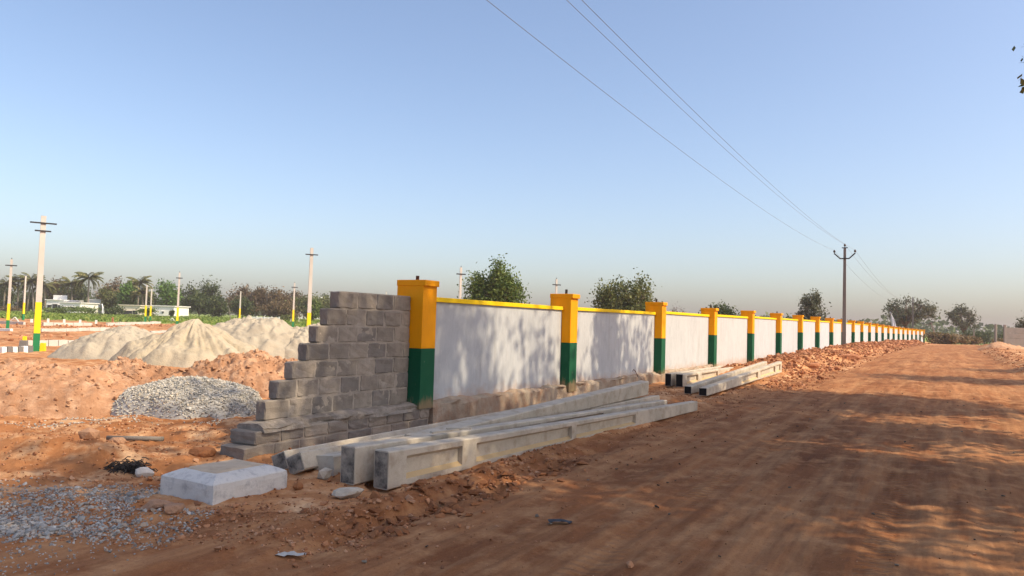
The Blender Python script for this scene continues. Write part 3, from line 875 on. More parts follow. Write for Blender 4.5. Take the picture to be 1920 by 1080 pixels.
def heap_points(X, Y, Z, n, rmax=.97):
    nr, na = X.shape
    t = np.sqrt(g.uniform(0, rmax ** 2, n)); a = g.uniform(0, na, n)
    ri = (t ** (1 / .85)) * (nr - 1); i0 = np.clip(ri.astype(int), 0, nr - 2); fr = ri - i0
    a0 = a.astype(int) % na; a1 = (a0 + 1) % na; fa = a - a.astype(int)
    w2 = lambda M, i: M[i, a0] * (1 - fa) + M[i, a1] * fa
    q = lambda M: w2(M, i0) * (1 - fr) + w2(M, i0 + 1) * fr
    return np.stack([q(X), q(Y), q(Z)], -1)
hp = heap_points(gX, gY, gZ, 15000) + g.normal(0, .007, (15000, 3))
o = scatter('crushed_stones', hp - np.array(gh.location), np.clip(g.gamma(2.5, .008, len(hp)) + .014, .014, .06), M_GRAVEL, seed=5, parent=gh)
o['kind'] = 'stuff'

for k, (ho_, (hX, hY, hZ)) in enumerate((sh1, sh2, sh3)):
    q_ = heap_points(hX, hY, hZ, 900)
    o = scatter('soil_lumps', q_ - np.array(ho_.location), np.clip(g.gamma(1.5, .022, 900) + .012, .012, .17), M_HEAP, seed=70 + k, parent=ho_)
    o['kind'] = 'stuff'
# ---------------------------------------------------------------- loose gravel and clods
def reg(n, x0, x1, y0, y1): return g.uniform(x0, x1, n), g.uniform(y0, y1, n)
x, y = reg(26000, -5.2, -2.15, 4.75, 6.75)
den = np.exp(-((x + 3.4) / 1.1) ** 2 - ((y - 5.55) / .62) ** 2) * (0.55 + 0.9 * fbm(x * 1.3, y * 1.3, 71, 3)) + .9 * np.exp(-((y - 5.15 - .06 * (x + 3.3)) / .13) ** 2) * (x < -2.6)
k = (g.uniform(0, .5, len(x)) < den) & ~((x > -2.85) & (y > 5.75) & (x > -2.9))
x, y = x[k], y[k]
sz = g.gamma(1.6, .007, len(x)) + .008
row = np.exp(-((y - 5.12) / .12) ** 2) * (x < -3.0)
sz = np.where(g.uniform(0, 1, len(x)) < row * .7, sz + .028, sz)
o = scatter('loose_gravel', on_ground(x, y), np.clip(sz, .012, .085), M_GRAVEL2, seed=6)
tag(o, 'patch of loose grey gravel in the shade at the bottom left', 'gravel', kind='stuff')
x, y = reg(2200, -4.0, -1.9, 3.6, 4.75)
k = g.uniform(0, 1, len(x)) < np.exp(-((x + 3.2) / .55) ** 2) * .9
o = scatter('fine_gravel', on_ground(x[k], y[k]), g.uniform(.008, .024, k.sum()), M_GRAVEL2, seed=7)
tag(o, 'fine grey chippings on the road at the bottom left corner', 'gravel', kind='stuff')
# gravel spilled from the heap
x, y = reg(700, -6.2, -4.0, 10.2, 11.1); k = g.uniform(0, 1, 700) < .5 + fbm(x * 2, y * 2, 8, 2)
xb, yb = g.normal(-5.9, .35, 160), g.normal(9.75, .12, 160)
xc, yc = g.normal(-5.5, .3, 150), g.normal(10.4, .12, 150)
xx, yy = np.concatenate([x[k], xb, xc]), np.concatenate([y[k], yb, yc])
o = scatter('spilled_gravel', on_ground(xx, yy), g.uniform(.015, .04, len(xx)), M_GRAVEL, seed=8)
tag(o, 'white stones spilled in front of the gravel and soil heaps', 'gravel', kind='stuff')
# soil clods: bank, torn rut, spoil
us, vs = g.uniform(-5.2, 16, 5200), g.normal(1.9, .75, 5200)
k = vs > -.0
x, y = W(us[k], vs[k]); s_ = g.gamma(2, .0085, k.sum()) + .006
x2, y2 = reg(3500, -6.5, -2.2, 6.5, 10); s2 = g.gamma(2, .008, 3500) + .006
x3, y3 = reg(2500, -12, -3.2, 9.5, 16); s3 = g.gamma(2, .012, 2500) + .008
u4, v4 = g.uniform(-4.6, -.6, 420), g.normal(2.62, .20, 420); x4, y4 = W(u4, v4); s4 = g.gamma(3, .011, 420) + .01
u5, v5 = -7 + 37 * g.uniform(0, 1, 9000) ** 1.5, g.uniform(2.3, 9, 9000); x5, y5 = W(u5, v5); s5 = g.gamma(1.3, .0045, 9000) + .003
x6, y6 = reg(1500, -3.3, -.9, 4.9, 5.9); s6 = g.gamma(2, .007, 1500) + .005
xx = np.concatenate([x, x2, x3, x4, x5, x6]); yy = np.concatenate([y, y2, y3, y4, y5, y6]); szz = np.concatenate([s_, s2, s3, s4, s5, s6])
inside = ((xx + 1.9) ** 2 < 0)
o = scatter('soil_clods', on_ground(xx, yy), np.clip(szz, .005, .11), M_GRAVEL3, seed=9)
tag(o, 'small red soil clods strewn over the bank and bare ground', 'soil', kind='stuff')
# torn flat crust pieces
u4, v4 = g.uniform(-4.3, -.9, 110), g.normal(2.66, .17, 110); x4, y4 = W(u4, v4)
o = scatter('torn_crust', on_ground(x4, y4), g.uniform(.06, .19, 110), M_CLOD, HF, seed=10, tilt=.35, sink=.2)
tag(o, 'dark cracked crust of soil torn up along the wheel rut', 'soil', kind='stuff')
# leaf litter on the road
u4, v4 = g.uniform(-6, 14, 150), g.uniform(2.6, 8.4, 150); x4, y4 = W(u4, v4)
o = scatter('leaf_litter', on_ground(x4, y4), g.uniform(.015, .06, 150), M_DEBRIS, HF, seed=13, tilt=.3, sink=.05)
tag(o, 'scraps of dead leaves scattered on the road', 'leaf litter', kind='stuff')
# rubble along the far wall
N = 13000
us = 11 + 95 * g.uniform(0, 1, N) ** 1.75; vs = .15 + np.abs(g.normal(1.35, .95, N))
k = vs < 3.6
us, vs = us[k], vs[k]
x, y = W(us, vs + bend(us)); s_ = np.clip(g.gamma(1.7, .042, len(x)) + .025, .025, .34) * np.interp(us, [11, 18, 40, 110], [.55, .9, 1.1, 1.5])
# keep clear of the far pole stack
px_, py_ = uv(x, y)
keep = ~((px_ < 16.2) & (py_ > .9) & (py_ < 2.4) & (px_ < 15.5))
o = scatter('rubble_spoil', on_ground(x[keep], y[keep]), s_[keep], M_RUBCH, HV + HF, seed=11, tilt=.8)
tag(o, 'long bank of broken red rubble piled against the far wall', 'rubble', kind='stuff')
# right shoulder clods
us, vs = g.uniform(6, 70, 1300), g.normal(9.6, .4, 1300)
x, y = W(us, vs + bend(us))
o = scatter('shoulder_clods', on_ground(x, y), np.clip(g.gamma(1.6, .03, 1300) + .02, .02, .22), M_RUBCH, seed=12)
tag(o, 'ridge of red clods along the right edge of the road', 'soil', kind='stuff')
# chunks dug up in the far building plots
N = 2600
x, y = reg(N, -48, -8, 40, 88)
k = (fbm(x * .12, y * .2, 93, 2) > -.05) & (x / y < -.17)
o = scatter('plot_clods', on_ground(x[k], y[k]), np.clip(g.gamma(2, .07, k.sum()) + .05, .05, .5), M_RUBCH, seed=14)
tag(o, 'red clods turned up over the far building plots', 'soil', kind='stuff')

# single stones that stand out
boulder('rock', 'squared brown block of stone on the sunlit ground at left', -4.72, 8.50, .20, M_ROCK, 3, (1.1, .8, .75), .1, cuts=1)
boulder('rock', 'small reddish rock on the edge of the shade left of centre', -4.15, 8.02, .14, M_ROCK, 4, (1.1, .8, .65), .5)
boulder('rock', 'reddish rock in the shade near the foot of the block wall', -3.22, 7.95, .20, M_CLOD, 5, (1.2, .8, .55), .2)
boulder('rock', 'round white stone beside the dark bundle of brush', -3.40, 7.10, .13, M_ROCKW, 6, (1.1, .8, .8), .3)
boulder('rock', 'flat tan stone in front of the footing, left of a pair', -2.60, 5.66, .17, M_ROCK, 7, (1.2, .7, .45), .4)
boulder('rock', 'flat tan stone in front of the footing, right of a pair', -2.44, 5.56, .13, M_ROCK, 8, (1.1, .8, .6), 1.0)
boulder('rock', 'long pale slab of rubble on the far bank below the power pole', 15.9, 35.2, .75, M_RUBBLE, 9, (1.5, .5, .4), .2)
boulder('rock', 'tilted pale slab of rubble beyond the end of the far pole stack', 10.6, 26.2, .55, M_RUBBLE, 10, (1.4, .6, .5), .9)
boulder('rock', 'pale rock at the far end of the painted wall', 62.4, 109.0, .8, M_RUBBLE, 15, (1.9, .6, .5), -.9)
boulder('rock', 'blackish stone at the corner of the footing beside the pole ends', -1.77, 6.42, .075, M_CLOD, 16, (1, .8, .8), 0)
for k, (u, v, s_) in enumerate(((18.6, 8.75, .30),)):
    boulder('rock', 'brown boulder at the right edge of the road', *W(u, v), s_, M_CLOD, 30 + k, (1, 1, .8), k)
# pipe beside the stone
o = MB().tube([(-.0, 0, .03), (.62, .05, .03)], .028, 10).build('pipe', M_BLOCK3, None, True)
o.location = (-4.58, 8.62, tz(-4.3, 8.62)); tag(o, 'grey pipe lying behind the squared stone', 'pipe')
# dark brush bundle
mb = MB(); rr = random.Random(3)
for k in range(420):
    a = rr.uniform(0, 6.28); p0 = Vector((rr.gauss(0, .085), rr.gauss(0, .05), abs(rr.gauss(.03, .03))))
    q = p0 + Vector((math.cos(a) * .07, math.sin(a) * .05, rr.uniform(-.03, .015)))
    mb.tube([p0, (p0 + q) / 2 + Vector((0, 0, .012)), q], .005, 3)
o = mb.build('brush_bundle', M_BRUSH, None); o.location = (-3.62, 7.22, tz(-3.62, 7.22)); tag(o, 'dark tangled bundle of dry brush behind the footing', 'brush')
# crumpled scraps on the road
for k, (px, py, lab) in enumerate(((545, 1040, 'grey crumpled rag on the road in the left foreground'), (1050, 982, 'small dark crumpled scrap on the road in the foreground'))):
    d = ray(px, py); t = (0.0 - CZ) / d.z; q = Vector((0, 0, CZ)) + d * t
    n = 10
    gx, gy = np.meshgrid(np.linspace(-.09, .09, n), np.linspace(-.035, .035, n))
    gz = .018 + .02 * fbm(gx * 30, gy * 40, 40 + k, 3)
    i = np.arange(n - 1)[:, None] * n; j = np.arange(n - 1)[None]
    o = link('rag', np_mesh('rag', np.stack([gx, gy, gz], -1).reshape(-1, 3), np.stack([i + j, i + j + 1, i + n + j + 1, i + n + j], -1).reshape(-1, 4), True), None, M_KERB if k == 0 else M_DARKOPEN)
    o.location = (q.x, q.y, tz(q.x, q.y)); tag(o, lab, 'scrap')
# bent rebar sticking out of the plinth
b0 = W(8.6, .05)
o = MB().tube([(0, 0, 0), (-.10, -.16, .16), (-.16, -.26, .20), (-.19, -.30, .16)], .009, 6).build('bent_rod', M_RUST, None)
o.location = (b0[0], b0[1], .30); tag(o, 'bent rusty rod sticking up by the second wall panel', 'rod')

# ---------------------------------------------------------------- standing electricity poles
def stand_pole(label, px, py_base, Y, ztop, w0=.20, w1=.13, arms=((.25, .9),), band=True, pin=True, group='concrete poles on the building plots', mat=None, lean=0.0, rz=-1.15):
    q = at(px, py_base, Y)
    z0 = tz(q.x, q.y) - .05
    H = ztop - z0
    root = empty('electricity_pole', (q.x, q.y, z0), rz)
    if lean: root.rotation_euler = (0, lean, rz)
    tag(root, label, 'pole', group)
    def sz(t): return w0 + (w1 - w0) * t / H
    mat = mat or M_POLE
    cuts = [(0, .82, 'green_band', M_PGRN), (.82, 2.15, 'yellow_band', M_PYEL), (2.15, H, 'shaft', mat)] if band else [(0, H, 'shaft', mat)]
    for a, b, nm, mt in cuts:
        MB().frustum(a, b, sz(a) * .62, sz(a), sz(b) * .62, sz(b)).build(nm, mt, root)
    for dz, wd in arms:
        MB().box((w1 * .45, 0, H - dz), (.05, wd, .06 if Y < 50 else .085)).build('crossarm', M_IRON, root)
    if pin:
        MB().tube([(0, 0, H - .2), (0, 0, H + .12)], .025, 6).build('top_pin', M_IRON, root)
    return root
stand_pole('tallest pole with two crossarms, yellow and green painted foot, near the left edge', 67, 660, 32, 5.52, .25, .19, ((.32, .98), (.66, .6)), pin=False, rz=-.95)
stand_pole('pole with one crossarm at the far left edge of the picture', 14, 617, 60, 5.45, .22, .15, ((.5, .8),), rz=-1.1)
stand_pole('bare topped pole between the two leftmost poles, farther away', 43, 604, 88, 5.4, .24, .16, (), rz=-.4)
stand_pole('pole with a small crossarm rising behind the pointed sand pile', 332, 608, 74, 5.55, .22, .14, ((.55, .6),))
stand_pole('left of the two thin poles in front of the white house', 272, 606, 92, 4.9, .22, .15, ())
stand_pole('right of the two thin poles in front of the white house', 281.5, 603, 98, 4.6, .22, .15, ())
stand_pole('short thin pole before the brown thicket, behind the broad sand pile', 449, 600, 98, 4.65, .22, .15, ())
stand_pole('pole with a crossarm left of the tall pole by the block wall', 549, 612, 86, 5.4, .23, .15, ((.5, .7),))
stand_pole('tall pole with a crossarm rising left of the stepped block wall', 577, 650, 43.5, 5.55, .24, .17, ((.40, .72),), pin=False)
stand_pole('pole with a crossarm behind the first painted panel, beside the round tree', 861, 610, 55, 5.5, .2, .15, ((.5, .72),), rz=-1.2)
stand_pole('pole with a crossarm behind the second yellow post', 1041, 620, 64, 5.4, .2, .15, ((.5, .78),), rz=-1.2)
stand_pole('pole without crossarm in front of the tree behind the second panel', 1176, 620, 78, 5.35, .2, .15, (), pin=False, rz=.2)
stand_pole('tiny far pole just showing above the block wall', 722, 610, 118, 5.9, .22, .15, ((.5, .8),), rz=-1.2)
stand_pole('leaning thin pole before the brown thicket', 434, 594, 105, 2.6, .12, .09, (), band=False, pin=False, mat=M_POLED, lean=-.18, rz=0)

# power line along the road
def line_pole(label, x, y, ztop, w0=.23, w1=.15):
    z0 = tz(x, y) - .1; H = ztop - z0 - .35
    root = empty('power_line_pole', (x, y, z0), BEAR - math.pi / 2)
    tag(root, label, 'pole', 'power line poles beside the road')
    MB().frustum(0, H, w0, w0 * .6, w1, w1 * .6).build('shaft', M_POLED, root)
    arm = MB().tube([(-.62, -.09, H - .34), (-.57, -.09, H - .36), (-.26, -.09, H - .66), (.26, -.09, H - .66), (.57, -.09, H - .36), (.62, -.09, H - .34)], .042, 6).build('v_crossarm', M_IRON, root)
    MB().box((0, 0, H + .03), (.34, .10, .05)).build('top_bracket', M_IRON, root)
    ins = []
    for X, Yl, Z in ((-.60, -.09, H - .34), (.60, -.09, H - .34), (0, 0, H + .05)):
        m = MB().tube([(X, Yl, Z), (X, Yl, Z + .06), (X, Yl, Z + .08), (X, Yl, Z + .14), (X, Yl, Z + .20), (X, Yl, Z + .24)], [.02, .02, .06, .075, .055, .03], 8)
        m.build('insulator', M_CERAM, root)
        p = Matrix.Rotation(BEAR - math.pi / 2, 4, 'Z') @ Vector((X, Yl, Z + .2)) + Vector((x, y, z0))
        ins.append(p)
    return ins
q = at(1582.5, 650, 47.0)
IN1 = line_pole('dark concrete power pole with V shaped crossarm standing on the rubble by the wall', q.x, q.y, 7.2)
q2 = at(1711.5, 617, 113)
IN2 = line_pole('far power pole with V shaped crossarm before the big spreading tree', q2.x, q2.y, 7.35, .26, .18)
q0 = (q.x - 29.3, q.y - 52.0)
z_prev = 7.0
IN0 = []
perp = Vector((DV[0], DV[1], 0))
for k, off in enumerate((-.6, .6, 0)):
    IN0.append(Vector((q0[0], q0[1], z_prev - (.45 if k < 2 else 0))) + perp * off)
def wire(label, a, b, sag, r=.0048):
    n = 40
    pts = []
    for k in range(n + 1):
        t = k / n; p = a.lerp(b, t); p.z -= sag * 4 * t * (1 - t); pts.append(p - a)
    o = MB().tube(pts, r, 4).build('power_wire', M_WIRE, None, True)
    o.location = a
    tag(o, label, 'wire', 'power wires')
    return o
for k, nm in enumerate(('left', 'right', 'top')):
    wire('%s overhead wire crossing the sky from the power pole towards the viewer' % {'left': 'lowest left', 'right': 'rightmost', 'top': 'middle'}[nm], IN1[k], IN0[k], .75)
    wire('%s overhead wire running on from the power pole to the far pole' % {'left': 'lowest', 'right': 'right hand', 'top': 'upper'}[nm], IN1[k], IN2[k], 1.5, .007)
# other poles at the right
def simple_post(label, px, py, Y, H, r, lean=(0, 0), cat='post', frayed=False, mat=None):
    q = at(px, py, Y); z0 = tz(q.x, q.y) - .1
    root = empty('post', (q.x, q.y, z0)); root.rotation_euler = (lean[0], lean[1], 0)
    tag(root, label, cat)
    MB().frustum(0, H, r * 2, r * 2, r * 1.5, r * 1.5).build('shaft', mat or M_POLED, root)
    if frayed:
        rr = random.Random(2)
        mb = MB()
        for k in range(14): mb.tube([(0, 0, H - .3), (rr.gauss(0, .35), rr.gauss(0, .2), H + rr.gauss(.05, .25))], .03, 4)
        mb.build('frayed_top', M_BARK, root)
    else:
        MB().box((0, 0, H + .02), (r * 1.9, r * 1.9, .05)).build('top', mat or M_POLED, root)
simple_post('leaning weathered post with frayed top beyond the wall end', 1761, 622, 122, 3.9, .11, (0, -.36), frayed=True)
simple_post('thin upright grey post before the right hand tree', 1826, 635, 130, 2.9, .09)
simple_post('thin upright grey post left of the precast wall', 1866, 637, 118, 2.4, .09)

# ---------------------------------------------------------------- white cloths
def cloth(label, px, py, Y, hgt, wd, seed, lean):
    q = at(px, py, Y); z0 = tz(q.x, q.y)
    ztop = at(px, py - hgt, Y).z
    root = empty('cloth_on_stake', (q.x, q.y, z0)); tag(root, label, 'cloth')
    H = ztop - z0
    MB().tube([(0, 0, -.1), (lean, 0, H)], .03, 6).build('stake', M_BARK, root)
    n = 14
    s, t = np.meshgrid(np.linspace(0, 1, n), np.linspace(0, 1, n))
    X = lean * (1 - t * .6) + wd * (s * (.25 + .75 * np.sin(t * 2.6)) + t * .5) ; Yc = .12 * np.sin(s * 9 + t * 4) ; Z = H - t * H * .72 - s * .15
    i = np.arange(n - 1)[:, None] * n; j = np.arange(n - 1)[None]
    me = np_mesh('sheet', np.stack([X, Yc, Z], -1).reshape(-1, 3), np.stack([i + j, i + j + 1, i + n + j + 1, i + n + j], -1).reshape(-1, 4), True)
    o = link('sheet', me, root, M_CLOTH); md = o.modifiers.new('thick', 'SOLIDIFY'); md.thickness = .01
cloth('long white cloth flapping on a stake behind the far end of the wall', 1673, 616, 108, 32, .55, 1, -.35)
cloth('white cloth hung on a stake in the green field', 189, 589, 125, 20, .4, 2, .05)

# ---------------------------------------------------------------- site kerbs and markers
def kerb_row(px0, py0, px1, py1, z, n, h, t, mats, label, group, gap=.03):
    a, b = ray(px0, py0), ray(px1, py1)
    A = Vector((0, 0, CZ)) + a * ((z - CZ) / a.z); B = Vector((0, 0, CZ)) + b * ((z - CZ) / b.z)
    d = B - A; L = d.length / n; rz = math.atan2(d.y, d.x)
    ms = {}
    for k in range(n):
        mt = mats[k % len(mats)]
        c = A + d * ((k + .5) / n)
        if mt not in ms:
            o = MB().frustum(-.1, h, L - gap, t, L - gap, t * .8).build('kerb_block', mt, None, bevel=.015); ms[mt] = o
        else:
            o = ms[mt].copy(); COL.objects.link(o)
        o.location = (c.x, c.y, float(T(np.array([c.x]), np.array([c.y]), False)[0]) + random.uniform(-.02, .02)); o.rotation_euler = (0, random.uniform(-.02, .02), rz)
        lb = label if not isinstance(label, dict) else label[mt]
        lb += ', %s from the left' % ('first', 'second', 'third', 'fourth', 'fifth', 'sixth', 'seventh')[k]
        tag(o, lb, 'kerb', group)
kerb_row(50, 648, 178, 646, -.33, 7, .28, .18, [M_KERB], 'pale kerb block in the row right of the tallest pole', 'kerb blocks by the tallest pole')
kerb_row(0, 663, 60, 661, -.33, 6, .26, .2, [M_KERBW, M_KERBB], {M_KERBW: 'white painted kerb block at the foot of the tallest pole', M_KERBB: 'black painted kerb block at the foot of the tallest pole'}, 'painted kerb blocks at the left edge')
kerb_row(76, 621, 205, 620, -.18, 6, .24, .2, [M_KERB], 'weathered kerb piece in the second row across the plots', 'kerb pieces of the second row')
kerb_row(200, 612, 300, 611, -.05, 5, .3, .25, [M_KERB], 'kerb piece in the far row before the white houses', 'kerb pieces of the far row')
kerb_row(80, 610, 172, 611, -.02, 5, .3, .25, [M_KERB], 'kerb piece in the far left row before the field', 'kerb pieces of the far left row')
kerb_row(0, 619, 22, 620, -.18, 2, .2, .25, [M_KERBW], 'white kerb piece behind the leftmost pole', 'white kerb pieces at the left edge')
kerb_row(0, 606, 46, 608, .02, 3, .28, .25, [M_KERB], 'kerb piece in the farthest row by the left edge', 'kerb pieces at the far left edge')
kerb_row(282, 627, 320, 626, -.27, 2, .2, .2, [M_KERB], 'kerb piece behind the pointed sand pile', 'kerb pieces behind the sand')
def marker(label, px, py, z, wx, h, mat, cat='marker', name='marker_block'):
    d = ray(px, py); q = Vector((0, 0, CZ)) + d * ((z - CZ) / d.z)
    o = MB().frustum(-.1, h, wx, wx, wx * .85, wx * .85).build(name, mat, None, bevel=.012)
    o.location = (q.x, q.y, tz(q.x, q.y)); o.rotation_euler = (0, 0, .3); tag(o, label, cat)
marker('small yellow block standing behind the dark kerb stone', 46, 641, -.33, .2, .30, M_PYEL)
marker('yellow painted block right of the tallest pole foot', 80, 660, -.33, .22, .34, M_PYEL)
marker('dark square stone at the end of the pale kerb row', 44, 650, -.33, .34, .30, M_KERBB)
for k, (px, lab) in enumerate(((59, 'leftmost'), (90, 'second'), (120, 'third'), (150, 'fourth'), (180, 'fifth'))):
    marker(f'small white boundary stone at the field edge, {lab} from the left of five', px, 604 + k * .8, .1, .22, .42, M_KERBW, 'boundary stone', 'boundary_stone')
marker('small reddish boundary stone at the field edge right of the white ones', 211, 606, .1, .22, .6, M_RUBBLE, 'boundary stone', 'boundary_stone')
for k, (px, lab) in enumerate(((504, 'leftmost'), (523, 'second'), (545, 'third'), (560, 'rightmost'))):
    marker(f'thin pale fence stake behind the sand piles, {lab} of four', px, 612, -.05, .12, .75, M_KERB, 'stake', 'fence_stake')
def aframe(label, px, py, z):
    d = ray(px, py); q = Vector((0, 0, CZ)) + d * ((z - CZ) / d.z)
    root = empty('trestle', (q.x, q.y, tz(q.x, q.y))); tag(root, label, 'trestle')
    MB().tube([(-.5, 0, 0), (0, 0, .5)], .05, 5).build('leg', M_KERBW, root); MB().tube([(.5, 0, 0), (.06, 0, .5)], .05, 5).build('leg', M_KERBW, root)
    MB().tube([(-.25, .08, .2), (.28, .08, .2)], .04, 5).build('crossbar', M_KERBW, root)
aframe('small white trestle at the far left of the plots', 27, 603, .1)
aframe('small white trestle behind the pointed sand pile', 322, 607, .05)

# ---------------------------------------------------------------- precast wall at the right
qa = at(1884, 659, 62); zg = tz(qa.x, qa.y)
pw = empty('precast_wall', (qa.x, qa.y, zg), -.10); tag(pw, 'grey precast panel wall at the right edge beyond the road', 'wall')
for k in range(5):
    MB().box((k * 2.2, 0, .95), (.16, .16, 2.1)).build('post', M_PRECAST, pw, bevel=.01)
MB().box((-.45, .5, .95), (.15, .15, 2.2), .2).build('post', M_PRECAST, pw, bevel=.01)
for k in range(4):
    for r_ in range(4):
        MB().box((k * 2.2 + 1.1, 0, .2 + r_ * .45), (2.04, .07, .44)).build('panel', M_PRECAST, pw, bevel=.012)
heap('soil_heap', 'dark soil heap at the foot of the precast wall', 'soil heap', qa.x - .8, qa.y - .9, 2.0, 1.0, .5, 0, M_HEAP, 51, .8, .2, 1.2, lump=.3, nr=24, na=60)

# ---------------------------------------------------------------- vegetation
def leaf_quads(C, size, g, up=.35, asp=.55):
    n = len(C)
    d = g.normal(0, 1, (n, 3)); d /= np.linalg.norm(d, axis=1)[:, None]
    nn = g.normal(0, 1, (n, 3)); nn[:, 2] += up * 2; b = np.cross(nn, d); b /= (np.linalg.norm(b, axis=1)[:, None] + 1e-9)
    s = np.asarray(size)[:, None]
    a = d * s * .5; b = b * s * .5 * asp
    V = np.stack([C - a, C + b - a * .1, C + a, C - b - a * .1], 1).reshape(-1, 3)
    F = np.arange(4 * n).reshape(n, 4)
    return V, F

def make_tree(name, label, cat, x, y, h, rx, ry, rz, czf, nl, ls, lmat, seed, group=None, nclump=60, sig=.16, trunk_r=None, shell=.55, z0=None, bark=None, fork=.3, lean=(0, 0), nlimb=6, low=-.9, extra=(), nlob=9):
    g = np.random.default_rng(seed); rr = random.Random(seed)
    zg = tz(x, y) if z0 is None else z0
    root = empty(name, (x, y, zg)); tag(root, label, cat, group)
    cz = h * czf; tr = trunk_r or h * .022
    cen = Vector((lean[0], lean[1], cz))
    C = []
    lob = g.normal(0, 1, (nlob, 3)); lob /= np.linalg.norm(lob, axis=1)[:, None]
    lob *= g.uniform(.42, .62, (nlob, 1)); lrad = g.uniform(.26, .46, nlob); lob[0] = (0, 0, .1); lrad[0] = .5
    while len(C) < nclump:
        k = g.integers(0, nlob)
        p = g.normal(0, 1, 3); p = p / np.linalg.norm(p) * g.uniform(.25, 1) ** .5 * lrad[k] + lob[k]
        if np.linalg.norm(p) > 1.02 or p[2] < low: continue
        C.append(p)
    C = np.array(C) * np.array([rx, ry, rz]) * 1.1 * (0.92 + .16 * g.uniform(0, 1, (nclump, 1))) + np.array(cen)
    # limbs
    mb = MB()
    fk = Vector((lean[0] * .3 + rr.uniform(-.1, .1), lean[1] * .3, h * fork))
    mb.tube([(0, 0, -.3), (rr.uniform(-.05, .05) * h * .2, 0, h * fork * .5), fk], [tr * 1.25, tr, tr * .8], 7)
    limbs = []
    for k in range(nlimb):
        a = 2 * math.pi * (k + rr.random() * .6) / nlimb; e = rr.uniform(.15, .75)
        end = cen + Vector((math.cos(a) * rx * .6 * math.cos(e), math.sin(a) * ry * .6 * math.cos(e), rz * (.55 * math.sin(e) - .05)))
        mid = fk.lerp(end, .5) + Vector((rr.gauss(0, .05) * rx, rr.gauss(0, .05) * rx, rz * .08))
        mb.tube([fk - Vector((0, 0, .1)), mid, end], [tr * .55, tr * .38, tr * .2], 5); limbs += [mid, end]
    for c in C:
        c = Vector(c); m = min(limbs, key=lambda q: (q - c).length)
        mb.tube([m, m.lerp(c, .55) + Vector((0, 0, .03 * rz)), c], [tr * .2, tr * .12, tr * .05], 4, False)
    for (ec, es, en) in extra:
        e_ = Vector(ec) - Vector((x, y, zg)); mb.tube([cen, cen.lerp(e_, .6) + Vector((0, 0, .3)), e_], [tr * .3, tr * .15, .012], 5)
    mb.build('trunk', bark or M_BARK, root, True)
    if nl:
        per = g.multinomial(nl, g.dirichlet(np.full(nclump, 4.0)))
        idx = np.repeat(np.arange(nclump), per)
        sg = sig * np.array([rx, ry, rz]) * 1.0
        P = C[idx] + g.normal(0, 1, (nl, 3)) * np.maximum(sg, .05) * (.6 + .8 * g.uniform(0, 1, (nclump, 1)))[idx]
        for (ec, es, en) in extra:       # a low bough reaching out
            e0 = np.array(ec) - np.array([x, y, zg]); tt_ = g.uniform(0, 1, (en * 3, 1)) ** 1.5 * .5
            P = np.concatenate([P, e0 + (np.array(cen) - e0) * tt_ + g.normal(0, 1, (en * 3, 3)) * (es + .9 * tt_ * .35)])
        V, F = leaf_quads(P, np.where(np.arange(len(P)) < nl, ls, .13) * (.6 + .8 * g.uniform(0, 1, len(P))), g)
        link('crown', np_mesh('crown', V, F), root, lmat)
    return root

def tree_px(name, label, px0, px1, ptop, Y, lmat, seed, nl=2600, ls=.28, hz=None, base_px=None, group=None, cat='tree', squash=1.0, **kw):
    """px0, px1: crown limits, ptop: crown top, Y: depth in metres"""
    pc = (px0 + px1) / 2
    q = at(pc, 600, Y); top = at(pc, ptop, Y).z
    zg = tz(q.x, q.y); h = top - zg
    rx = (px1 - px0) / 2 * Y / FPX
    rz = (hz or h * .42) * squash
    czf = kw.pop('czf', None)
    if czf is None: czf = max(.35, (h - rz) / h)
    return make_tree(name, label, cat, q.x, q.y, h, rx, rx * .9, rz, czf, nl, ls, lmat, seed, group, z0=zg, **kw)

# trees behind the wall
tree_px('tree', 'round dense green tree behind the first painted panel', 866, 982, 498, 60, L_GREEN, 101, 20000, .22, hz=3.0, nclump=200, sig=.12, nlob=20)
tree_px('tree', 'broad olive green tree behind the second panel', 1117, 1238, 507, 66, L_OLIVE, 102, 19000, .23, hz=3.1, nclump=200, sig=.12, nlob=20)
tree_px('tree', 'small bare purplish tree between the third and fourth posts', 1250, 1292, 562, 82, L_TWIG, 103, 900, .12, hz=1.6, nclump=90, sig=.2)
tree_px('tree', 'low dark green tree behind the fourth post', 1312, 1386, 567, 80, L_DARK, 104, 7000, .25, hz=1.9, nclump=90, sig=.15, nlob=16)
tree_px('tree', 'small loose tree left of the power pole', 1497, 1561, 548, 76, L_GREY, 105, 4600, .22, hz=2.3, nclump=60, sig=.13)
tree_px('bush', 'dark bush top behind the seventh post', 1468, 1488, 592, 80, L_DARK, 106, 500, .25, hz=1.2, nclump=20, sig=.2, cat='bush')
tree_px('tree', 'big spreading grey green tree behind the far end of the wall', 1644, 1752, 549, 132, L_GREY, 107, 5200, .34, hz=3.1, nclump=110, sig=.085, trunk_r=.32, fork=.33, nlimb=9)
tree_px('tree', 'grey green tree with an open crown at the end of the road', 1774, 1842, 571, 142, L_GREY, 108, 3600, .34, hz=2.8, nclump=70, sig=.11, trunk_r=.2, nlimb=7)
tree_px('tree', 'pale leafy tree at the right edge behind the precast wall', 1898, 1960, 590, 85, L_GREY, 109, 2200, .26, hz=1.8, nclump=60, sig=.13)
GB = 'bushes at the far end of the road'
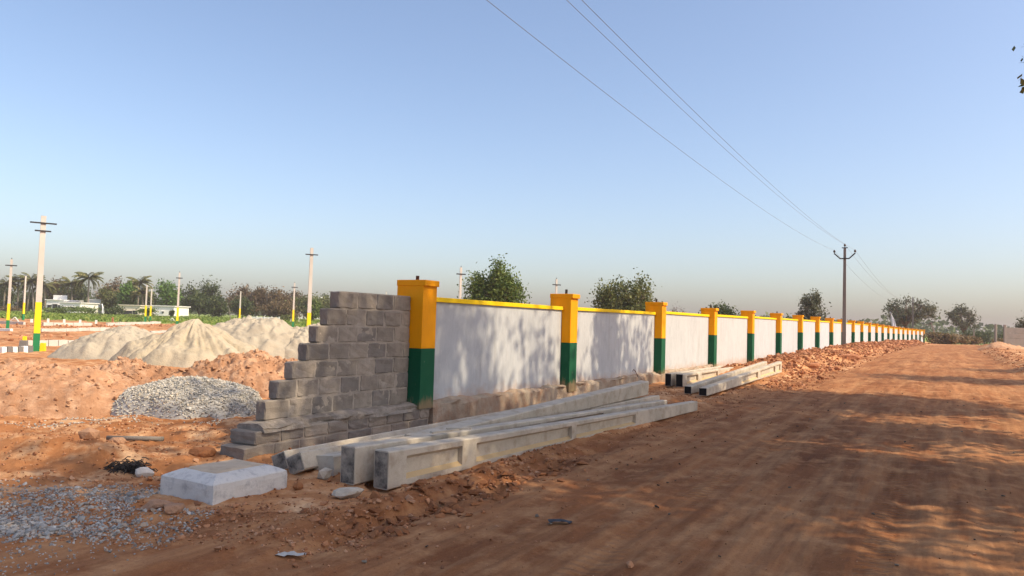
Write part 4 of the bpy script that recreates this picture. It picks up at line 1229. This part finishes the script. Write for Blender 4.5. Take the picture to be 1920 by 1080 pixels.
for k, (a, b, t, Y, mt, lab, n) in enumerate((
        (1800, 1836, 615, 138, L_DARK, 'dark green bush under the open crowned tree', 1300),
        (1826, 1866, 613, 150, L_DARK, 'dark green bush mass left of the precast wall', 1500),
        (1862, 1892, 622, 140, L_DARK, 'dark bush right behind the precast wall post', 900),
        (1734, 1772, 620, 104, L_STRAW, 'dry brown scrub just past the end of the wall', 1500),
        (1758, 1796, 622, 101, L_STRAW, 'dry brown scrub with green tufts left of the road end', 1500),
        (1782, 1822, 626, 104, L_STRAW, 'straw coloured scrub at the left side of the road end', 1300),
        (1806, 1836, 628, 112, L_STRAW, 'low straw scrub closest to the vanishing road', 900),
        (1858, 1886, 632, 96, L_STRAW, 'low dry scrub beside the precast wall', 700))):
    tree_px('bush', lab, a, b, t, Y, mt, 200 + k, int(n * 1.6), .30, nclump=40, sig=.2, cat='bush', group=GB, czf=.45, fork=.1, trunk_r=.05, shell=.2)

# palms
def palm(label, px, ptop, Y, seed, spread=3.3):
    rr = random.Random(seed)
    q = at(px, 590, Y); top = at(px, ptop, Y).z; zg = tz(q.x, q.y); H = top - zg - spread * .30
    root = empty('palm_tree', (q.x, q.y, zg)); tag(root, label, 'palm', 'coconut palms behind the field')
    lx = rr.uniform(-.8, .8)
    MB().tube([(0, 0, -.3), (lx * .2, 0, H * .4), (lx * .6, 0, H * .75), (lx, 0, H)], [.24, .2, .17, .15], 7).build('trunk', M_BARKP, root, True)
    V = []; F = []
    for k in range(34):
        a = rr.uniform(0, 6.283); e0 = rr.uniform(-.5, 1.3); L = spread * rr.uniform(.8, 1.1)
        ca, sa = math.cos(a), math.sin(a)
        pts = []
        px_, pz_ = 0.0, 0.0; e = e0
        for s in range(9):
            pts.append((px_, pz_)); px_ += L / 8 * math.cos(e); pz_ += L / 8 * math.sin(e); e -= .19
        for s in range(1, 9):
            (x0, z0), (x1, z1) = pts[s - 1], pts[s]
            for sd_ in (-1, 1):
                for f in (0.0, .5):
                    xa, za = x0 + (x1 - x0) * f, z0 + (z1 - z0) * f
                    ll = .75 * math.sin(math.pi * (s + f) / 9.6) + .12
                    tip = (xa + ll * .55, sd_ * ll * .62, za - ll * .45)
                    b0 = len(V)
                    for (qx, qy, qz) in ((xa, 0, za), (xa + .26, 0, za), (tip[0] + .07, tip[1], tip[2]), (tip[0] - .07, tip[1], tip[2])):
                        V.append((lx + qx * ca - qy * sa, qx * sa + qy * ca, H + qz))
                    F.append((b0, b0 + 1, b0 + 2, b0 + 3))
    link('crown', np_mesh('crown', np.array(V), np.array(F)), root, L_PALM)
for k, (px, pt, Y, lab) in enumerate((
        (6, 523, 176, 'palm at the very left edge of the tree belt'), (32, 519, 178, 'palm behind the leftmost poles'), (50, 516, 184, 'palm just left of the tallest pole'),
        (62, 520, 174, 'palm directly behind the tallest pole'), (84, 527, 176, 'palm just right of the tallest pole'), (134, 524, 181, 'shaggy palm left of the freestanding palm'),
        (164, 513, 166, 'freestanding palm with a full crown above the white houses'), (257, 522, 176, 'palm left of the two thin poles'), (268, 541, 168, 'lower brownish palm behind the two thin poles'))):
    palm(lab, px, pt, Y, 300 + k)
belt = [  # px0 px1 top Y mat label
    (-20, 30, 540, 188, L_DARK, 'dark tree under the palms at the left edge'), (28, 80, 542, 190, L_DARK, 'dark tree under the palms behind the tallest pole'),
    (80, 118, 528, 194, L_BROWN, 'brownish tree right of the tallest pole'), (112, 158, 520, 192, L_DARK, 'dark tree left of the freestanding palm'),
    (176, 222, 522, 186, L_BROWN, 'brown green tree right of the freestanding palm'), (184, 218, 541, 172, L_OLIVE, 'olive tree before the middle white house'),
    (218, 252, 537, 170, L_BRIGHT, 'bright green round tree above the cream house'), (228, 262, 530, 202, L_DARK, 'dark tree behind the bright round tree'),
    (286, 333, 523, 174, L_BRIGHT, 'tall dense bright green tree behind the white box house'), (326, 372, 533, 182, L_DARK, 'dark tree behind the pole with a small crossarm'),
    (372, 424, 524, 186, L_DARK, 'tall dark domed tree above the dark thicket'), (346, 400, 550, 166, L_DARK, 'dark bushy tree in front of the domed tree'),
    (384, 430, 553, 168, L_DARK, 'dark bushy tree right below the domed tree'), (422, 470, 535, 184, L_BROWN, 'brown tree at the left end of the dry thicket'),
    (456, 505, 538, 182, L_BROWN, 'brown tree second in the dry thicket'), (490, 540, 541, 180, L_BROWN, 'brown tree third in the dry thicket'),
    (524, 572, 545, 182, L_BROWN, 'brown tree fourth in the dry thicket'), (552, 604, 553, 176, L_OLIVE, 'olive tree behind the tall pole by the block wall'),
    (580, 640, 549, 196, L_OLIVE, 'olive tree half hidden by the block wall'), (574, 602, 566, 146, L_GREEN, 'low green tree right beside the tall pole by the block wall'),
    (430, 480, 560, 164, L_DARK, 'dark undergrowth at the foot of the dry thicket'), (480, 560, 566, 164, L_BROWN, 'dry undergrowth before the thicket'), (262, 292, 548, 186, L_DARK, 'dark tree between the lower palm and the bright tall tree')]
for k, (a, b, t, Y, mt, lab) in enumerate(belt):
    tree_px('tree', lab, a, b, t, Y, mt, 400 + k, 3600, .5, nclump=80, sig=.2, group='trees of the belt behind the field', shell=.3, fork=.15, squash=1.12)
for k, (a, b, t, Y, mt, lab) in enumerate((
        (84, 128, 573, 148, L_GREEN, 'green shrub before the left white house'), (120, 190, 569, 150, L_GREEN, 'long green shrub before the white houses'),
        (196, 228, 571, 148, L_DARK, 'dark shrub before the cream house'), (-10, 40, 572, 156, L_BROWN, 'dry shrub at the left edge of the field'),
        (258, 296, 574, 148, L_GREEN, 'small shrub at the corner of the white box house'), (318, 326, 580, 148, L_DARK, 'tiny shrub right of the white box house'),
        (180, 200, 592, 130, L_OLIVE, 'low weed clump in the field behind the kerbs'), (238, 262, 592, 130, L_OLIVE, 'low weed clump in the field left of the thin poles'),
        (520, 556, 588, 142, L_OLIVE, 'low shrub before the white boundary wall'))):
    tree_px('bush', lab, a, b, t, Y, mt, 500 + k, 1100, .34, nclump=36, sig=.22, cat='bush', group='shrubs in the field', czf=.45, fork=.1, trunk_r=.04, shell=.1)

# houses
def house(label, px0, px1, pt, Y, mat, parts, dep=7.0, seed=1, zb=None):
    q = at((px0 + px1) / 2, 585, Y); top = at((px0 + px1) / 2, pt, Y).z
    zg = tz(q.x, q.y) - .3 if zb is None else zb
    wd = (px1 - px0) * Y / FPX; H = top - zg
    root = empty('house', (q.x, q.y, zg)); tag(root, label, 'house', 'white houses behind the field')
    MB().box((0, dep / 2, H / 2), (wd, dep, H)).build('wall', mat, root)
    MB().box((0, dep / 2, H + .09), (wd + .5, dep + .5, .18)).build('roof', mat, root)
    for (fx_, w_, z0, z1, nm) in parts:
        f = MB().box((fx_ * wd, -.03, (z0 + z1) / 2), (w_, .1, z1 - z0)).build(nm, M_DARKOPEN, root)
        MB().box((fx_ * wd, -.06, z1 + .06), (w_ + .3, .3, .08)).build('lintel', mat, f)
    return root, wd, H
r1, wd, H = house('white flat roofed house with a roof parapet, leftmost behind the field', 86, 118, 563, 164, M_HOUSE, [(-.3, .9, 1.0, 2.0, 'window'), (.02, 1.0, .3, 2.2, 'door'), (.32, .9, 1.0, 2.0, 'window')])
MB().box((-.4, 2.5, H + .18 + .5), (1.6, 2.5, 1.0)).build('stair_room', M_HOUSE, r1)
house('long white house with a low front, second behind the field', 112, 150, 568, 162, M_HOUSE, [(-.3, .8, .9, 1.7, 'window'), (.1, .8, .9, 1.7, 'window')])
house('white house under the freestanding palm with a grey shed roof', 166, 212, 563, 172, M_HOUSE, [(-.25, 1.0, .8, 1.7, 'window'), (.2, 1.0, .8, 1.7, 'window')])
house('cream low house with a dark veranda opening', 224, 262, 573, 160, M_HOUSEC, [(-.1, 1.9, .3, 1.2, 'opening'), (.28, 1.0, .6, 1.3, 'window')])
house('plain white box shaped house with one small window', 287, 326, 574.5, 152, M_HOUSE, [(-.02, .3, 1.0, 1.35, 'window')])
house('white house roof showing above the thicket near the tall pole', 560, 600, 558, 210, M_HOUSE, [(-.2, 1.0, 1.2, 2.2, 'window'), (.2, 1.0, 1.2, 2.2, 'window')])
q = at(495, 596, 135); zg = tz(q.x, q.y)
wl = empty('field_wall', (q.x, q.y, zg)); tag(wl, 'low white boundary wall before the dry thicket', 'wall')
for k in range(4): MB().box((-2.0 + k * 1.36, 0, .35), (1.34, .15, .75)).build('panel', M_KERBW, wl)
for k in range(5): MB().box((-2.68 + k * 1.36, -.02, .4), (.16, .22, .88)).build('post', M_KERBW, wl)

# crop and grass
N = 16000
x, y = reg(N, -110, 0, 92, 160)
k = (x / y < -.15) & (x / y > -.75)
P = on_ground(x[k], y[k], .12)
V, F = leaf_quads(P, g.uniform(.25, .7, k.sum()), g, .0, .5)
o = link('crop_plants', np_mesh('crop_plants', V, F), None, L_FIELD); tag(o, 'green crop standing in the field beyond the plots', 'crop', kind='stuff')
# far wood on the skyline
N = 15000
a = np.radians(g.uniform(-52, 52, N)); r_ = g.uniform(330, 520, N)
hh = (3.5 + 5.5 * (fbm(np.degrees(a) * .22, r_ * .004, 77, 4) + .55)) * np.interp(np.degrees(a), [-52, -5, 20, 52], [1.15, 1.1, 1.0, .9])
z = T(r_ * np.sin(a), r_ * np.cos(a), False) + hh * g.uniform(0, 1, N) ** .8
V, F = leaf_quads(np.stack([r_ * np.sin(a), r_ * np.cos(a), z], -1), g.uniform(1.2, 3.2, N), g, .2, .7)
o = link('far_wood', np_mesh('far_wood', V, F), None, L_DARK); tag(o, 'dark far wood along the skyline', 'wood', kind='stuff')

# roadside trees at the right, out of frame, that shade the road and the near wall
GR = 'roadside trees right of the camera'
for k, (x, y, h, r_, nl, lab) in enumerate((
        (8.6, -3.4, 14.6, 4.0, 17000, 'tall leafy roadside tree beside the camera'),
        (9.5, .9, 15.2, 3.6, 21000, 'tall leafy roadside tree, first ahead on the right'),
        (10.1, 5.7, 15.0, 2.8, 24000, 'tall leafy roadside tree, second ahead on the right'),
        (11.3, 9.2, 13.2, 2.6, 11500, 'slender roadside tree between the second and the last tall ones on the right'),
        (13.2, 13.3, 13.3, 2.9, 18500, 'leafy roadside tree, fourth ahead on the right'),
        (20.6, 21.0, 9.6, 2.3, 3600, 'smaller roadside tree, fifth ahead on the right'),
        (25.6, 26.5, 8.6, 2.0, 2600, 'smaller roadside tree, last ahead on the right'))):
    make_tree('roadside_tree', lab, 'tree', x, y, h, r_, r_, h * .36, .62, nl, .22, L_OLIVE, 600 + k, GR, extra=[(at(1934, 112, 9.8), .10, 70), (at(1932, 148, 9.8), .08, 45)] if k == 3 else (), nclump=280, sig=.10, nlob=26, trunk_r=.22, fork=.28, nlimb=8, shell=.2)

# ---------------------------------------------------------------- haze
hz = MB().box((0, 700, 6.0), (3600, 3600, 22.0)).build('haze', None, None)
mh = bpy.data.materials.new('haze air'); mh.use_nodes = True
t_ = mh.node_tree; t_.nodes.clear()
ho = t_.nodes.new('ShaderNodeOutputMaterial'); pv = t_.nodes.new('ShaderNodeVolumePrincipled')
pv.inputs['Color'].default_value = (1.0, 0.87, 0.87, 1); pv.inputs['Density'].default_value = 0.00045
pv.inputs['Anisotropy'].default_value = 0.1
t_.links.new(pv.outputs[0], ho.inputs['Volume'])
hz.data.materials.append(mh)
tag(hz, kind='stuff')
